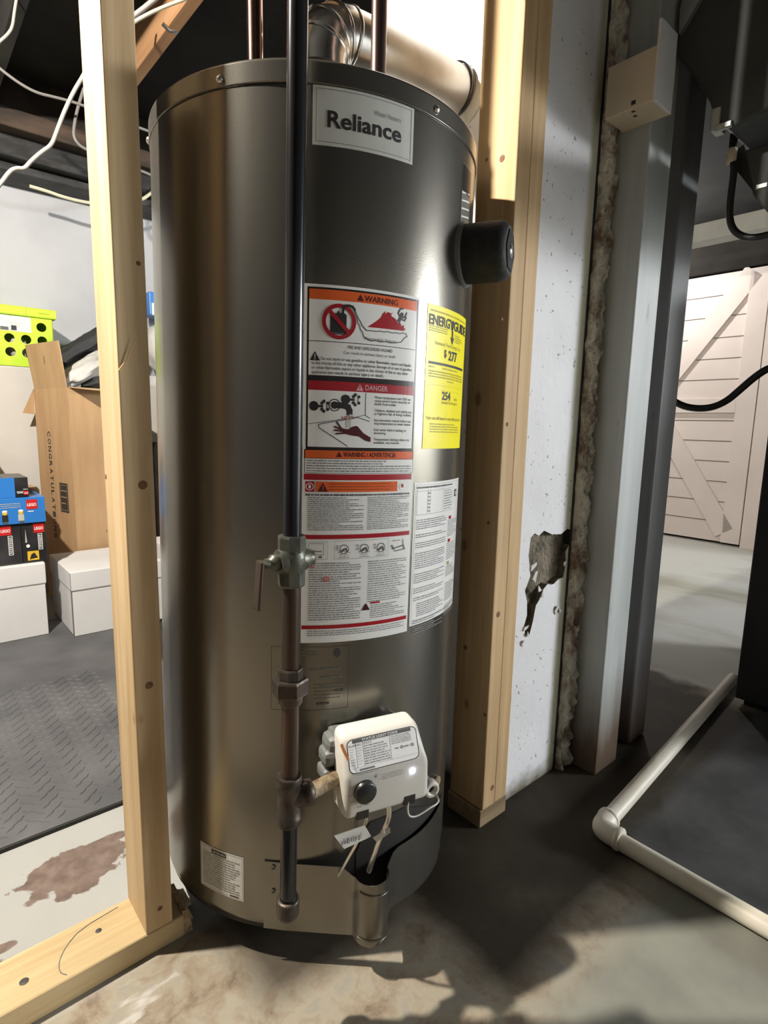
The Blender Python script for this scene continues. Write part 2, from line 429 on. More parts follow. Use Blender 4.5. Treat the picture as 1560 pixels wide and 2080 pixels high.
# ------------------------------------------------------------------ mesh building
class MB:
    """collects shapes and links them as ONE mesh object"""

    def __init__(self):
        self.v, self.f, self.mi, self.sm, self.mats = [], [], [], [], []

    def slot(self, mat):
        if mat not in self.mats:
            self.mats.append(mat)
        return self.mats.index(mat)

    def add(self, verts, faces, mat, smooth=False):
        o = len(self.v)
        s = self.slot(mat)
        self.v += [tuple(p) for p in verts]
        for f in faces:
            self.f.append([i + o for i in f])
            self.mi.append(s)
            self.sm.append(smooth)
        return self

    def add_bm(self, bm, mat, smooth=False):
        bm.verts.ensure_lookup_table()
        bm.verts.index_update()
        self.add([v.co[:] for v in bm.verts], [[v.index for v in f.verts] for f in bm.faces], mat, smooth)
        bm.free()
        return self

    def hexa(self, pts, mat, bev=0.0, seg=2, smooth=False):
        """8 corners: bottom four (ccw), top four (ccw)"""
        bm = bmesh.new()
        vs = [bm.verts.new(p) for p in pts]
        for f in ((3, 2, 1, 0), (4, 5, 6, 7), (0, 1, 5, 4), (1, 2, 6, 5), (2, 3, 7, 6), (3, 0, 4, 7)):
            bm.faces.new([vs[i] for i in f])
        if bev:
            bmesh.ops.bevel(bm, geom=list(bm.edges), offset=bev, segments=seg, profile=0.5, affect='EDGES')
        return self.add_bm(bm, mat, smooth)

    def box(self, lo, hi, mat, bev=0.0, seg=2):
        a, b = lo, hi
        return self.hexa([(a[0], a[1], a[2]), (b[0], a[1], a[2]), (b[0], b[1], a[2]), (a[0], b[1], a[2]),
                          (a[0], a[1], b[2]), (b[0], a[1], b[2]), (b[0], b[1], b[2]), (a[0], b[1], b[2])], mat, bev, seg)

    def prism(self, poly, vec, mat, bev=0.0, seg=2):
        """polygon (3-D points) pushed along vec"""
        bm = bmesh.new()
        vec = Vector(vec)
        a = [bm.verts.new(Vector(p)) for p in poly]
        b = [bm.verts.new(Vector(p) + vec) for p in poly]
        n = len(a)
        bm.faces.new(a[::-1])
        bm.faces.new(b)
        for i in range(n):
            bm.faces.new([a[i], a[(i + 1) % n], b[(i + 1) % n], b[i]])
        bmesh.ops.recalc_face_normals(bm, faces=list(bm.faces))
        if bev:
            bmesh.ops.bevel(bm, geom=list(bm.edges), offset=bev, segments=seg, profile=0.5, affect='EDGES')
        return self.add_bm(bm, mat)

    def lathe(self, prof, mat, origin=(0, 0, 0), axis=(0, 0, 1), seg=40, smooth=True, cap=True):
        """prof: list of (radius, height) along axis"""
        ax = Vector(axis).normalized()
        t = Vector((1, 0, 0)) if abs(ax.x) < 0.9 else Vector((0, 1, 0))
        e1 = (t - ax * t.dot(ax)).normalized()
        e2 = ax.cross(e1)
        o = Vector(origin)
        vs, fs = [], []
        for r, h in prof:
            for i in range(seg):
                a = 2 * PI * i / seg
                vs.append(o + ax * h + (e1 * math.cos(a) + e2 * math.sin(a)) * r)
        for k in range(len(prof) - 1):
            for i in range(seg):
                j = (i + 1) % seg
                fs.append([k * seg + i, k * seg + j, (k + 1) * seg + j, (k + 1) * seg + i])
        self.add(vs, fs, mat, smooth)
        if cap:
            for k, rev in ((0, True), (len(prof) - 1, False)):
                if prof[k][0] > 1e-6:
                    r, h = prof[k]
                    ring = [o + ax * h + (e1 * math.cos(2 * PI * i / seg) + e2 * math.sin(2 * PI * i / seg)) * r for i in range(seg)]
                    self.add(ring, [list(range(seg))[::-1] if rev else list(range(seg))], mat, False)
        return self

    def tube(self, path, r, mat, seg=14, smooth_path=0, cap=True):
        pts = [Vector(p) for p in path]
        for _ in range(smooth_path):
            q = [pts[0]]
            for a, b in zip(pts, pts[1:]):
                q += [a * .75 + b * .25, a * .25 + b * .75]
            q.append(pts[-1])
            pts = q
        n = len(pts)
        rad = r if isinstance(r, (list, tuple)) else [r] * n
        if len(rad) != n:
            rad = [rad[0] + (rad[-1] - rad[0]) * i / (n - 1) for i in range(n)]
        tan = [(pts[min(i + 1, n - 1)] - pts[max(i - 1, 0)]).normalized() for i in range(n)]
        t0 = tan[0]
        up = Vector((0, 0, 1)) if abs(t0.z) < 0.9 else Vector((1, 0, 0))
        e1 = (up - t0 * up.dot(t0)).normalized()
        vs, fs = [], []
        for i in range(n):
            e1 = (e1 - tan[i] * e1.dot(tan[i])).normalized()
            e2 = tan[i].cross(e1)
            for k in range(seg):
                a = 2 * PI * k / seg
                vs.append(pts[i] + (e1 * math.cos(a) + e2 * math.sin(a)) * rad[i])
        for i in range(n - 1):
            for k in range(seg):
                j = (k + 1) % seg
                fs.append([i * seg + k, i * seg + j, (i + 1) * seg + j, (i + 1) * seg + k])
        self.add(vs, fs, mat, True)
        if cap:
            self.add(vs[:seg], [list(range(seg))[::-1]], mat)
            self.add(vs[-seg:], [list(range(seg))], mat)
        return self

    def blob(self, c, r, mat, seed=0, amp=0.25, freq=3.0, nu=40, nv=24):
        from mathutils import noise as mn
        vs, fs = [], []
        for j in range(nv + 1):
            th = PI * j / nv
            for i in range(nu):
                ph = 2 * PI * i / nu
                d = Vector((math.sin(th) * math.cos(ph), math.sin(th) * math.sin(ph), math.cos(th)))
                k = 1 + amp * mn.noise(d * freq + Vector((seed, seed, seed))) + amp * .5 * mn.noise(d * freq * 2.3 + Vector((seed, 0, 7)))
                vs.append((c[0] + d.x * r[0] * k, c[1] + d.y * r[1] * k, c[2] + d.z * r[2] * k))
        for j in range(nv):
            for i in range(nu):
                i2 = (i + 1) % nu
                fs.append([j * nu + i, (j + 1) * nu + i, (j + 1) * nu + i2, j * nu + i2])
        return self.add(vs, fs, mat, True)

    def build(self, name, parent=None, loc=None, rot=None):
        me = bpy.data.meshes.new(name)
        me.from_pydata(self.v, [], self.f)
        for m in self.mats:
            me.materials.append(M[m])
        me.polygons.foreach_set('material_index', self.mi)
        me.polygons.foreach_set('use_smooth', self.sm)
        me.update()
        o = bpy.data.objects.new(name, me)
        COL.objects.link(o)
        if parent:
            o.parent = parent
        if loc is not None:
            o.location = loc
        if rot is not None:
            o.rotation_euler = rot
        return o


def tag(o, label=None, cat=None, group=None, kind=None):
    for k, v in (('label', label), ('category', cat), ('group', group), ('kind', kind)):
        if v:
            o[k] = v
    return o


def thing(name, loc, rot, label, cat, group=None):
    o = bpy.data.objects.new(name, None)
    o.empty_display_size = 0.05
    COL.objects.link(o)
    o.location = loc
    o.rotation_euler = rot if isinstance(rot, (tuple, list)) else (0, 0, rot)
    return tag(o, label, cat, group)


RW = (0, 0, ANG)                                # rotation of everything squared to the framing wall


def struct(name, mb, loc=(0, 0, 0), rot=RW):
    o = mb.build(name, None, loc, rot)
    o['kind'] = 'structure'
    return o


# ------------------------------------------------------------------ printing: flat shapes laid on a surface
_txt = {}


def text_tris(s, bold=0.0):
    key = (s, bold)
    if key in _txt:
        return _txt[key]
    cu = bpy.data.curves.new('t', 'FONT')
    cu.body = s
    cu.size = 1.0
    cu.offset = bold
    cu.resolution_u = 3
    ob = bpy.data.objects.new('t', cu)
    COL.objects.link(ob)
    bpy.context.view_layer.update()
    dg = bpy.context.evaluated_depsgraph_get()
    me = ob.evaluated_get(dg).to_mesh()
    me.calc_loop_triangles()
    vs = [(v.co.x, v.co.y) for v in me.vertices]
    tr = [[vs[i] for i in t.vertices] for t in me.loop_triangles]
    ob.evaluated_get(dg).to_mesh_clear()
    bpy.data.objects.remove(ob)
    bpy.data.curves.remove(cu)
    _txt[key] = tr
    return tr


def clip_half(poly, x, keep_greater):
    out = []
    n = len(poly)
    for i in range(n):
        a, b = poly[i], poly[(i + 1) % n]
        ia = (a[0] >= x) if keep_greater else (a[0] <= x)
        ib = (b[0] >= x) if keep_greater else (b[0] <= x)
        if ia:
            out.append(a)
        if ia != ib:
            t = (x - a[0]) / (b[0] - a[0])
            out.append((x, a[1] + t * (b[1] - a[1])))
    return out


class Print:
    """flat artwork in sheet coordinates (x right, y up, metres) put on a surface by fn(x, y, lift)"""

    def __init__(self, fn, strip=None, lift0=0.0005, step=0.00022):
        self.fn, self.strip, self.l0, self.step = fn, strip, lift0, step
        self.mb = MB()

    def _poly(self, poly, mat, layer):
        lift = self.l0 + self.step * layer
        A = sum(poly[i][0] * poly[(i + 1) % len(poly)][1] - poly[(i + 1) % len(poly)][0] * poly[i][1] for i in range(len(poly)))
        if abs(A) < 1e-12:
            return
        if A < 0:
            poly = poly[::-1]
        parts = [poly]
        if self.strip:
            x0, x1 = min(p[0] for p in poly), max(p[0] for p in poly)
            k0, k1 = math.floor(x0 / self.strip), math.ceil(x1 / self.strip)
            if k1 - k0 > 1:
                parts = []
                for k in range(k0, k1):
                    q = clip_half(clip_half(poly, k * self.strip, True), (k + 1) * self.strip, False) if True else poly
                    if len(q) > 2:
                        parts.append(q)
        for q in parts:
            self.mb.add([self.fn(x, y, lift) for x, y in q], [list(range(len(q)))], mat)

    def rect(self, x0, y0, x1, y1, mat, layer=1):
        self._poly([(x0, y0), (x1, y0), (x1, y1), (x0, y1)], mat, layer)
        return self

    def poly(self, pts, mat, layer=2):
        tri = tessellate_polygon([[Vector((x, y, 0)) for x, y in pts]])
        for t in tri:
            self._poly([pts[i] for i in t], mat, layer)
        return self

    def line(self, pts, w, mat, layer=2):
        for a, b in zip(pts, pts[1:]):
            d = Vector((b[0] - a[0], b[1] - a[1]))
            if d.length < 1e-9:
                continue
            n = Vector((-d.y, d.x)).normalized() * (w / 2)
            e = d.normalized() * (w * .3)
            self._poly([(a[0] - e.x + n.x, a[1] - e.y + n.y), (a[0] - e.x - n.x, a[1] - e.y - n.y), (b[0] + e.x - n.x, b[1] + e.y - n.y), (b[0] + e.x + n.x, b[1] + e.y + n.y)], mat, layer)
        return self

    def disc(self, cx, cy, r, mat, layer=2, ry=None, n=28):
        ry = ry or r
        self._poly([(cx + r * math.cos(2 * PI * i / n), cy + ry * math.sin(2 * PI * i / n)) for i in range(n)], mat, layer)
        return self

    def ring(self, cx, cy, r1, r0, mat, layer=2, n=40):
        for i in range(n):
            a, b = 2 * PI * i / n, 2 * PI * (i + 1) / n
            self._poly([(cx + r0 * math.cos(a), cy + r0 * math.sin(a)), (cx + r1 * math.cos(a), cy + r1 * math.sin(a)), (cx + r1 * math.cos(b), cy + r1 * math.sin(b)), (cx + r0 * math.cos(b), cy + r0 * math.sin(b))], mat, layer)
        return self

    def frame(self, x0, y0, x1, y1, w, mat, layer=2):
        self.rect(x0, y0, x1, y0 + w, mat, layer).rect(x0, y1 - w, x1, y1, mat, layer)
        return self.rect(x0, y0 + w, x0 + w, y1 - w, mat, layer).rect(x1 - w, y0 + w, x1, y1 - w, mat, layer)

    def text(self, s, x, y, h, mat, layer=3, bold=0.0, fit=None, center=False, fxy=None):
        """h: letter size; fit: stretch to this width"""
        tr = text_tris(s, bold)
        if not tr:
            return self
        xs = [p[0] for t in tr for p in t]
        a, b = min(xs), max(xs)
        sx = h if fit is None else fit / (b - a)
        ox = x - a * sx
        if center:
            ox = x - (a + b) / 2 * sx
        for t in tr:
            q = [(ox + p[0] * sx, y + p[1] * h) for p in t]
            if fxy:
                q = [fxy(*p) for p in q]
            self._poly(q, mat, layer)
        return self

    def lines(self, x0, y0, x1, y1, rows, mat, layer=3, cover=0.55, seed=0, ragged=0.25):
        """rows of unreadable small print as word bars"""
        rnd = random.Random(seed)
        dy = (y1 - y0) / rows
        for r in range(rows):
            y = y1 - (r + 0.5) * dy
            x = x0
            end = x1 - (rnd.random() * ragged * (x1 - x0) if rnd.random() < 0.5 else 0)
            while x < end - 0.001:
                w = min(rnd.uniform(0.0025, 0.0085), end - x)
                h = dy * cover * rnd.uniform(0.75, 1.1) / 2
                self.rect(x, y - h, x + w, y + h, mat, layer)
                x += w + rnd.uniform(0.0007, 0.0011)
        return self

    def warn(self, x, y, s, mat, hole, layer=3):
        self._poly([(x - s * .58, y - s * .5), (x + s * .58, y - s * .5), (x, y + s * .5)], mat, layer)
        if hole:
            self.rect(x - s * .045, y - s * .22, x + s * .045, y + s * .2, hole, layer + 1)
            self.rect(x - s * .045, y - s * .38, x + s * .045, y - s * .29, hole, layer + 1)
        return self

    def build(self, name, parent=None, loc=None, rot=None):
        return self.mb.build(name, parent, loc, rot)


def plane_fn(o, xd, yd):
    o, xd, yd = Vector(o), Vector(xd).normalized(), Vector(yd).normalized()
    nrm = xd.cross(yd)
    return lambda x, y, l: o + xd * x + yd * y + nrm * l


# ================================================================== THE SETTING
mb = MB()
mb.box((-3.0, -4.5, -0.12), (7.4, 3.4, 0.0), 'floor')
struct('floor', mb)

mb = MB()
mb.box((-3.0, -4.5, 2.22), (7.4, 3.4, 2.32), 'ceiling')
struct('ceiling', mb)

# far left room: white foundation wall with a ledge
mb = MB()
mb.box((-3.0, 2.97, 0.0), (2.2, 3.30, 1.02), 'white_ledge', 0.008)
struct('wall_left_low', mb)
mb = MB()
mb.box((-3.0, 3.30, 0.0), (2.2, 3.45, 2.22), 'white_wall')
struct('wall_left', mb)
mb = MB()
mb.box((-3.0, 3.04, 1.90), (2.2, 3.30, 1.985), 'rim', 0.006)
mb.box((-3.0, 3.10, 1.86), (2.2, 3.30, 1.895), 'rim', 0.004)
struct('trim_1', mb)
mb = MB()
mb.box((-3.0, 2.98, 1.995), (2.2, 3.30, 2.07), 'rim_brown', 0.006)
mb.box((-3.0, 3.02, 2.08), (2.2, 3.30, 2.22), 'black_joist')
struct('trim_2', mb)

# far right room
mb = MB()
mb.box((4.50, 0.2, 0.0), (4.62, 3.3, 2.22), 'dark_wall')
struct('wall_right', mb)

# painted block wall closing the basement behind the photographer
mb = MB()
mb.box((-3.0, -4.5, 0.0), (7.4, -4.38, 2.22), 'grey_block')
struct('wall_front', mb)
mb = MB()
mb.box((7.28, -4.38, 0.0), (7.4, 0.2, 2.22), 'grey_block')
struct('wall_side', mb)

# the painted masonry pillar (flue chimney) with the broken place in its face
front = [(0.925, 0.0), (1.165, 0.0), (1.165, 2.22), (0.925, 2.22)]
hole = [(0.983, 0.582), (0.996, 0.590), (1.012, 0.583), (1.03, 0.592), (1.062, 0.580), (1.097, 0.577), (1.120, 0.586), (1.147, 0.581), (1.152, 0.570), (1.139, 0.561), (1.130, 0.545),
        (1.120, 0.535), (1.124, 0.505), (1.118, 0.476), (1.098, 0.474), (1.080, 0.466), (1.056, 0.470), (1.038, 0.459), (1.030, 0.441), (1.018, 0.430), (1.010, 0.395), (0.999, 0.364), (0.985, 0.372),
        (0.978, 0.391), (0.987, 0.414), (0.984, 0.445), (0.974, 0.470), (0.990, 0.499), (0.986, 0.520), (0.979, 0.545)]
mb = MB()
NF = 0.667
tri = tessellate_polygon([[Vector((u, z, 0)) for u, z in front], [Vector((u, z, 0)) for u, z in hole]])
allp = front + hole
mb.add([(u, NF, z) for u, z in allp], [list(t) for t in tri], 'chimney')
nh = len(hole)
DEP = 0.016
mb.add([(u, NF, z) for u, z in hole] + [(u, NF + DEP, z) for u, z in hole], [[i, (i + 1) % nh, nh + (i + 1) % nh, nh + i] for i in range(nh)], 'hole')
t2 = tessellate_polygon([[Vector((u, z, 0)) for u, z in hole]])
mb.add([(u, NF + DEP, z) for u, z in hole], [list(t) for t in t2], 'hole')
mb.add([(.925, NF, 0), (.925, 1.10, 0), (.925, 1.10, 2.22), (.925, NF, 2.22)], [[0, 1, 2, 3]], 'chimney')
mb.add([(1.165, NF, 0), (1.165, 1.10, 0), (1.165, 1.10, 2.22), (1.165, NF, 2.22)], [[3, 2, 1, 0]], 'chimney')
mb.add([(.925, 1.10, 0), (1.165, 1.10, 0), (1.165, 1.10, 2.22), (.925, 1.10, 2.22)], [[3, 2, 1, 0]], 'chimney')
# loose flakes of paint at the edges of the break
rnd = random.Random(5)
for (u, z, s, a) in ((0.996, 0.520, .022, .4), (1.004, 0.497, .026, 1.2), (1.022, 0.466, .018, 2.2), (0.982, 0.388, .016, .2), (0.990, 0.372, .014, 2.0), (1.036, 0.452, .018, 1.7), (1.096, 0.405, .020, .9), (1.11, 0.40, .014, 2.5), (1.118, 0.51, .015, .6), (0.975, 0.356, .014, 1.1)):
    ca, sa = math.cos(a), math.sin(a)
    q = [(-.5, -.3), (.5, -.15), (.35, .35), (-.3, .25)]
    pts = [(u + s * (x * ca - y * sa), NF - 0.001 - (0.006 if i == 2 else 0.002), z + s * (x * sa + y * ca)) for i, (x, y) in enumerate(q)]
    mb.prism(pts, (0, 0.002, 0), 'flake')
struct('wall_chimney', mb)

# strip of broken mortar beside the pillar
bm = bmesh.new()
from mathutils import noise as mnoise
nz, nx = 420, 12
grid = []
for j in range(nz + 1):
    row = []
    for i in range(nx + 1):
        u = 1.139 + 0.047 * i / nx
        z = 2.2 * j / nz
        d = mnoise.noise(Vector((u * 40, 3.1, z * 26))) * 0.010 + mnoise.noise(Vector((u * 90, 1.1, z * 75))) * 0.008 + mnoise.noise(Vector((u * 200, 5.1, z * 180))) * 0.003
        if i == 0:
            u += mnoise.noise(Vector((4, 2, z * 30))) * 0.007
        row.append(bm.verts.new((u, 0.652 + d - (0.0 if 0 < i < nx else -0.012), z)))
    grid.append(row)
for j in range(nz):
    for i in range(nx):
        bm.faces.new([grid[j][i], grid[j][i + 1], grid[j + 1][i + 1], grid[j + 1][i]])
back = bmesh.ops.extrude_face_region(bm, geom=list(bm.faces))
for g in back['geom']:
    if isinstance(g, bmesh.types.BMVert):
        g.co.y = 0.72
bmesh.ops.recalc_face_normals(bm, faces=list(bm.faces))
mb = MB()
mb.add_bm(bm, 'mortar', False)
mb.box((1.1320, 0.6655, 0.0), (1.1395, 0.70, 2.2), 'void')
struct('trim_3', mb)

# painted posts of the doorway
mb = MB()
mb.box((1.186, 0.588, 0.0), (1.288, 0.72, 2.22), 'post_blue', 0.003)
struct('trim_4', mb)
mb = MB()
mb.box((1.372, 0.599, 0.0), (1.466, 0.74, 2.22), 'post_dark', 0.008, 3)
struct('trim_5', mb)

# ceiling joists run along N
for k, u in enumerate((-0.42, -0.01, 0.395, 0.785, 1.55, 1.95, 2.4)):
    mb = MB()
    mat = 'old_joist' if abs(u - 0.785) < 1e-6 else 'black_joist'
    n0 = 0.93 if k < 4 else 1.0
    mb.box((u, n0, 2.05), (u + 0.038, 3.02, 2.215), mat, 0.002)
    o = mb.build('ceiling_joist', None, (0, 0, 0), RW)
    o['kind'] = 'structure'

# white beam crossing the far right room, plank door behind it
mb = MB()
mb.box((3.50, 0.25, 1.845), (3.62, 3.0, 1.94), 'beam_white', 0.004)
struct('trim_6', mb)

dr = MB()
DU, DN0, DN1, DZ = 4.44, 1.30, 2.30, 1.875
dr.box((DU, DN0, 0.02), (DU + 0.045, DN1, DZ), 'door')
nrow = 13
for i in range(1, nrow):
    z = 0.02 + (DZ - 0.02) * i / nrow
    dr.box((DU - 0.0015, DN0 + 0.12, z - 0.003), (DU + 0.002, DN1, z + 0.003), 'door_gap')
drm = struct('door_1', dr)
br = MB()
T = 0.022


def bar(n0, z0, n1, z1, w, mat='door'):
    d = Vector((n1 - n0, z1 - z0)).normalized()
    p = Vector((-d.y, d.x)) * (w / 2)
    br.prism([(DU - T, n0 + p.x, z0 + p.y), (DU - T, n0 - p.x, z0 - p.y), (DU - T, n1 - p.x, z1 - p.y), (DU - T, n1 + p.x, z1 + p.y)], (T, 0, 0), mat, 0.002)


bar(DN0 + 0.10, 0.09, DN0 + 0.70, 1.00, 0.13)
bar(DN0 + 0.10, 1.86, DN0 + 0.70, 1.02, 0.13)
bar(DN0 + 0.06, 0.02, DN0 + 0.06, DZ, 0.12)
bar(DN0 + 0.12, 0.98, DN1, 0.98, 0.10)
br.build('door_brace', drm)
tr_ = MB()
tr_.box((DU - 0.03, DN0 - 0.10, 0.0), (DU + 0.06, DN0 - 0.008, 2.0), 'door', 0.003)
tr_.box((DU - 0.03, DN0 - 0.10, DZ + 0.012), (DU + 0.06, DN1 + 0.1, 2.0), 'dark_wall', 0.003)
tr_.build('door_frame', drm)

# ================================================================== LEFT FRAMING
mb = MB()
# sill plate with a split, torn end
mb.box((-0.62, 0.788, 0.0), (0.285, 0.877, 0.038), 'pine_sill', 0.0015, 1)
sill = mb.build('sill_plate', None, (0, 0, 0), RW)
tag(sill, 'pale pine sill plate on the floor running to the lower left corner, its end torn', 'wood plate')
mb = MB()
rnd = random.Random(3)
for i in range(9):
    n = 0.79 + 0.0095 * i
    L = rnd.uniform(0.010, 0.034)
    h = rnd.uniform(0.03, 0.055) if i < 6 else rnd.uniform(0.02, 0.035)
    mb.hexa([(0.284, n, 0.0), (0.284 + L, n + .001, 0.0), (0.284 + L * .8, n + .009, 0.0), (0.284, n + .0095, 0.0),
             (0.284, n, h), (0.284 + L * .6, n + .002, h * .9), (0.284 + L * .5, n + .008, h * .8), (0.284, n + .0095, h)], 'end_grain')
mb.build('torn_end', sill)
mb = MB()
for (u, n, r) in ((0.175, 0.842, .0045), (0.075, 0.822, .006), (0.045, 0.85, .003)):
    m2 = MB()
    m2.lathe([(r, 0.0382), (r * .4, 0.0388)], 'decal_dark', (u, n, 0), seg=12)
    m2.build('nail_hole', sill)
mb.tube([(0.21, 0.868, .0384), (0.155, 0.862, .0386), (0.132, 0.845, .0386), (0.118, 0.825, .0386), (0.115, 0.805, .0386), (0.122, 0.795, .0384)], 0.0006, 'cable_grey', 6, 1)
mb.build('pencil_mark', sill)

STUD_L = 'tall pine stud standing on the sill plate, left of the water heater'


def stud(name, u0, n0, u1, n1, z0, z1, mat, label, group=None, seed=1):
    mb = MB()
    mb.box((0, 0, 0), (u1 - u0, n1 - n0, z1 - z0), mat, 0.0022, 2)
    o = mb.build(name, None, wall(u0, n0, z0), RW)
    return tag(o, label, 'wood stud', group)


s1 = stud('wall_stud', 0.228, 0.788, 0.268, 0.877, 0.038, 2.215, 'pine', STUD_L)
mb = MB()


# splinter lifting from the edge of the stud
mb.tube([(0.0, -0.0005, 0.83), (0.010, -0.004, 0.845), (0.022, -0.006, 0.872)], [0.0011, 0.0004], 'pine_c', 6)
mb.build('splinter', s1)
stud('wall_stud', -0.178, 0.788, -0.140, 0.877, 0.038, 2.215, 'pine_b', 'pine stud on the sill plate beyond the left edge of the view')

def knot(parent, loc, axis, r, mat='knot'):
    mb = MB()
    mb.lathe([(r, 0.0), (r * 0.9, 0.0003), (r * 0.4, 0.0004), (0.0, 0.0004)], mat, loc, axis, 18)
    mb.build('knot', parent)


for (px, py, r) in ((290, 985, .0062), (303, 1392, .0055), (281, 535, .003), (325, 1845, .004)):
    q = on_n(px, py, 0.788)
    knot(s1, (q.x - 0.228, 0.0, q.z - 0.038), (0, -1, 0), r)
for (px, py, r) in ((215, 968, .004), (217, 1078, .0025)):
    q = on_u(px, py, 0.228)
    knot(s1, (0.0, q.y - 0.788, q.z - 0.038), (-1, 0, 0), r)

# right framing: doubled stud on its own plate
mb = MB()
mb.box((0.836, 0.646, 0.0), (0.922, 0.735, 0.038), 'pine_dirty', 0.0015, 1)
tag(mb.build('sill_plate', None, (0, 0, 0), RW), 'short dirty plate block under the doubled stud beside the chimney', 'wood plate')
s2 = stud('wall_stud', 0.842, 0.645, 0.880, 0.734, 0.038, 2.215, 'pine_b', 'left board of the doubled pine stud, nearest the water heater')
stud('wall_stud', 0.8812, 0.646, 0.920, 0.735, 0.038, 2.215, 'pine_c', 'right board of the doubled pine stud, against the white chimney')

for (px, py, r) in ((945, 1315, .005), (992, 1062, .0035), (1020, 322, .006), (985, 1452, .004), (988, 325, .003)):
    q = on_u(px, py, 0.842)
    knot(s2, (0.0, q.y - 0.645, q.z - 0.038), (-1, 0, 0), r)
for (px, py, r) in ((1012, 1248, .006), (1030, 862, .004), (1000, 1600, .006), (1020, 648, .003)):
    q = on_n(px, py, 0.645)
    knot(s2, (q.x - 0.842, 0.0, q.z - 0.038), (0, -1, 0), r)
# ================================================================== WATER HEATER
R = 0.258
ZB = 0.054
H = 1.185
AX = Vector((0.0102, 0.0117, 1)).normalized()
C0 = Vector((-0.12548, 1.00924, EYE.z))
BASE = C0 - AX * ((EYE.z - ZB) / AX.z)
heater = thing('water_heater', BASE, (-0.0117, 0.0102, 0), 'tall grey-brown cylindrical gas water heater between the two pine studs', 'water heater')
E1 = (Vector((1, 0, 0)) - AX * AX.x).normalized()
E2 = AX.cross(E1)


def cyl_pt(th, r, z):
    """heater's own frame; th in degrees from the side facing the camera"""
    a = math.radians(th)
    return Vector((r * math.sin(a), -r * math.cos(a), z))


def on_jacket(px, py, r=R):
    d = sight(px, py)
    o = EYE - BASE
    a = Vector((d.dot(E1), d.dot(E2)))
    b = Vector((o.dot(E1), o.dot(E2)))
    A, B, Cc = a.dot(a), 2 * a.dot(b), b.dot(b) - r * r
    t = (-B - math.sqrt(max(B * B - 4 * A * Cc, 0))) / (2 * A)
    P = o + d * t
    return math.degrees(math.atan2(P.dot(E1), -P.dot(E2))), P.dot(AX)


SEG = 160
mb = MB()
mb.lathe([(R - 0.006, 0.0), (R - 0.001, 0.004), (R, 0.010), (R, 0.012), (R, H - 0.030), (R, H - 0.026)], 'jacket', seg=SEG)
mb.build('jacket', heater)
mb = MB()
mb.lathe([(R + 0.0002, H - 0.0275), (R + 0.0016, H - 0.0272), (R + 0.0016, H - 0.0266), (R + 0.0016, H - 0.0262), (R + 0.0016, H - 0.0048), (R + 0.0016, H - 0.0042), (R + 0.0012, H - 0.0024), (R, H - 0.0010), (R - 0.003, H - 0.0002), (R - 0.012, H - 0.004), (R - 0.02, H - 0.012), (0.0, H - 0.012)], 'jacket', seg=SEG, cap=False)
cap = mb.build('top_cap', heater)
for th, z in ((-20.9, 1.1665), (43.8, 1.1685), (-71, 1.166)):
    m2 = MB()
    p = cyl_pt(th, R + 0.0016, z)
    m2.lathe([(0.0052, 0.0), (0.0052, 0.0012), (0.0040, 0.0026), (0.0018, 0.0036), (0.0, 0.004)], 'silver', p, cyl_pt(th, 1, 0), 16)
    m2.build('screw', cap)
# dent under the front screw
mb = MB()
mb.lathe([(R + 0.0008, H - 0.0290), (R + 0.0008, H - 0.0279)], 'decal_dark', seg=SEG, cap=False)
mb.build('cap_seam', cap)
mb = MB()
mb.lathe([(R - 0.02, -0.006), (R - 0.004, -0.006), (R - 0.0035, 0.004)], 'void', seg=96)
mb.build('base_ring', heater)
for th in (-60, 60, 180):
    mb = MB()
    p = cyl_pt(th, R - 0.05, -0.052)
    mb.lathe([(0.016, -0.0015), (0.016, 0.006), (0.012, 0.012), (0.012, 0.047)], 'black_iron', p, seg=16)
    mb.build('leg', heater)


def wrap(x0deg, r=R):
    x0 = math.radians(x0deg) * R
    return lambda x, y, l: cyl_pt(math.degrees((x0 + x) / R), r + l, y)


STRIP = R * math.radians(1.5)


def sheet(th):
    """degrees on the jacket -> sheet x of a label that starts at th0"""
    return math.radians(th) * R


# ---- brand plate
T0 = 5.4
W = sheet(35.3 - T0)
p = Print(wrap(T0), STRIP)
p.rect(0, 1.089, W, 1.157, 'silver_label', 0)
p.frame(0.004, 1.093, W - 0.004, 1.153, 0.0006, 'decal_grey', 1)
p.text('Reliance', sheet(9.4 - T0), 1.1105, 0.0265, 'black', 2, 0.022, fit=sheet(31.1 - 9.4))
p.text('Water Heaters', sheet(22.3 - T0), 1.1335, 0.0085, 'ink_soft', 1, 0, fit=sheet(8.6))
p.build('brand_plate', heater)['label'] = 'silver brand plate near the top'

# ---- warning label
T0 = 3.9
TW = 40.1 - T0
W = sheet(TW)


def pt(px, py):
    th, z = on_jacket(px, py)
    return (sheet(th - T0), z)


p = Print(wrap(T0), STRIP)
p.rect(-0.001, 0.449, W, 0.926, 'paper', 0)
p.rect(0.003, 0.717, W - 0.002, 0.9225, 'frame_black', 1)
x0, x1 = 0.0055, W - 0.0050
p.rect(x0, 0.9075, x1, 0.920, 'orange', 2)
p.rect(x0, 0.813, x1, 0.9075, 'paper', 2)
p.rect(x0, 0.8555, x1, 0.8563, 'frame_black', 3)
p.rect(x0, 0.794, x1, 0.8060, 'red', 2)
p.rect(x0, 0.7205, x1, 0.794, 'paper', 2)
p.warn(0.0715, 0.9137, 0.008, 'maroon', None, 3)
p.text('WARNING', 0.077, 0.9100, 0.0100, 'maroon', 3, 0.02, fit=0.049)
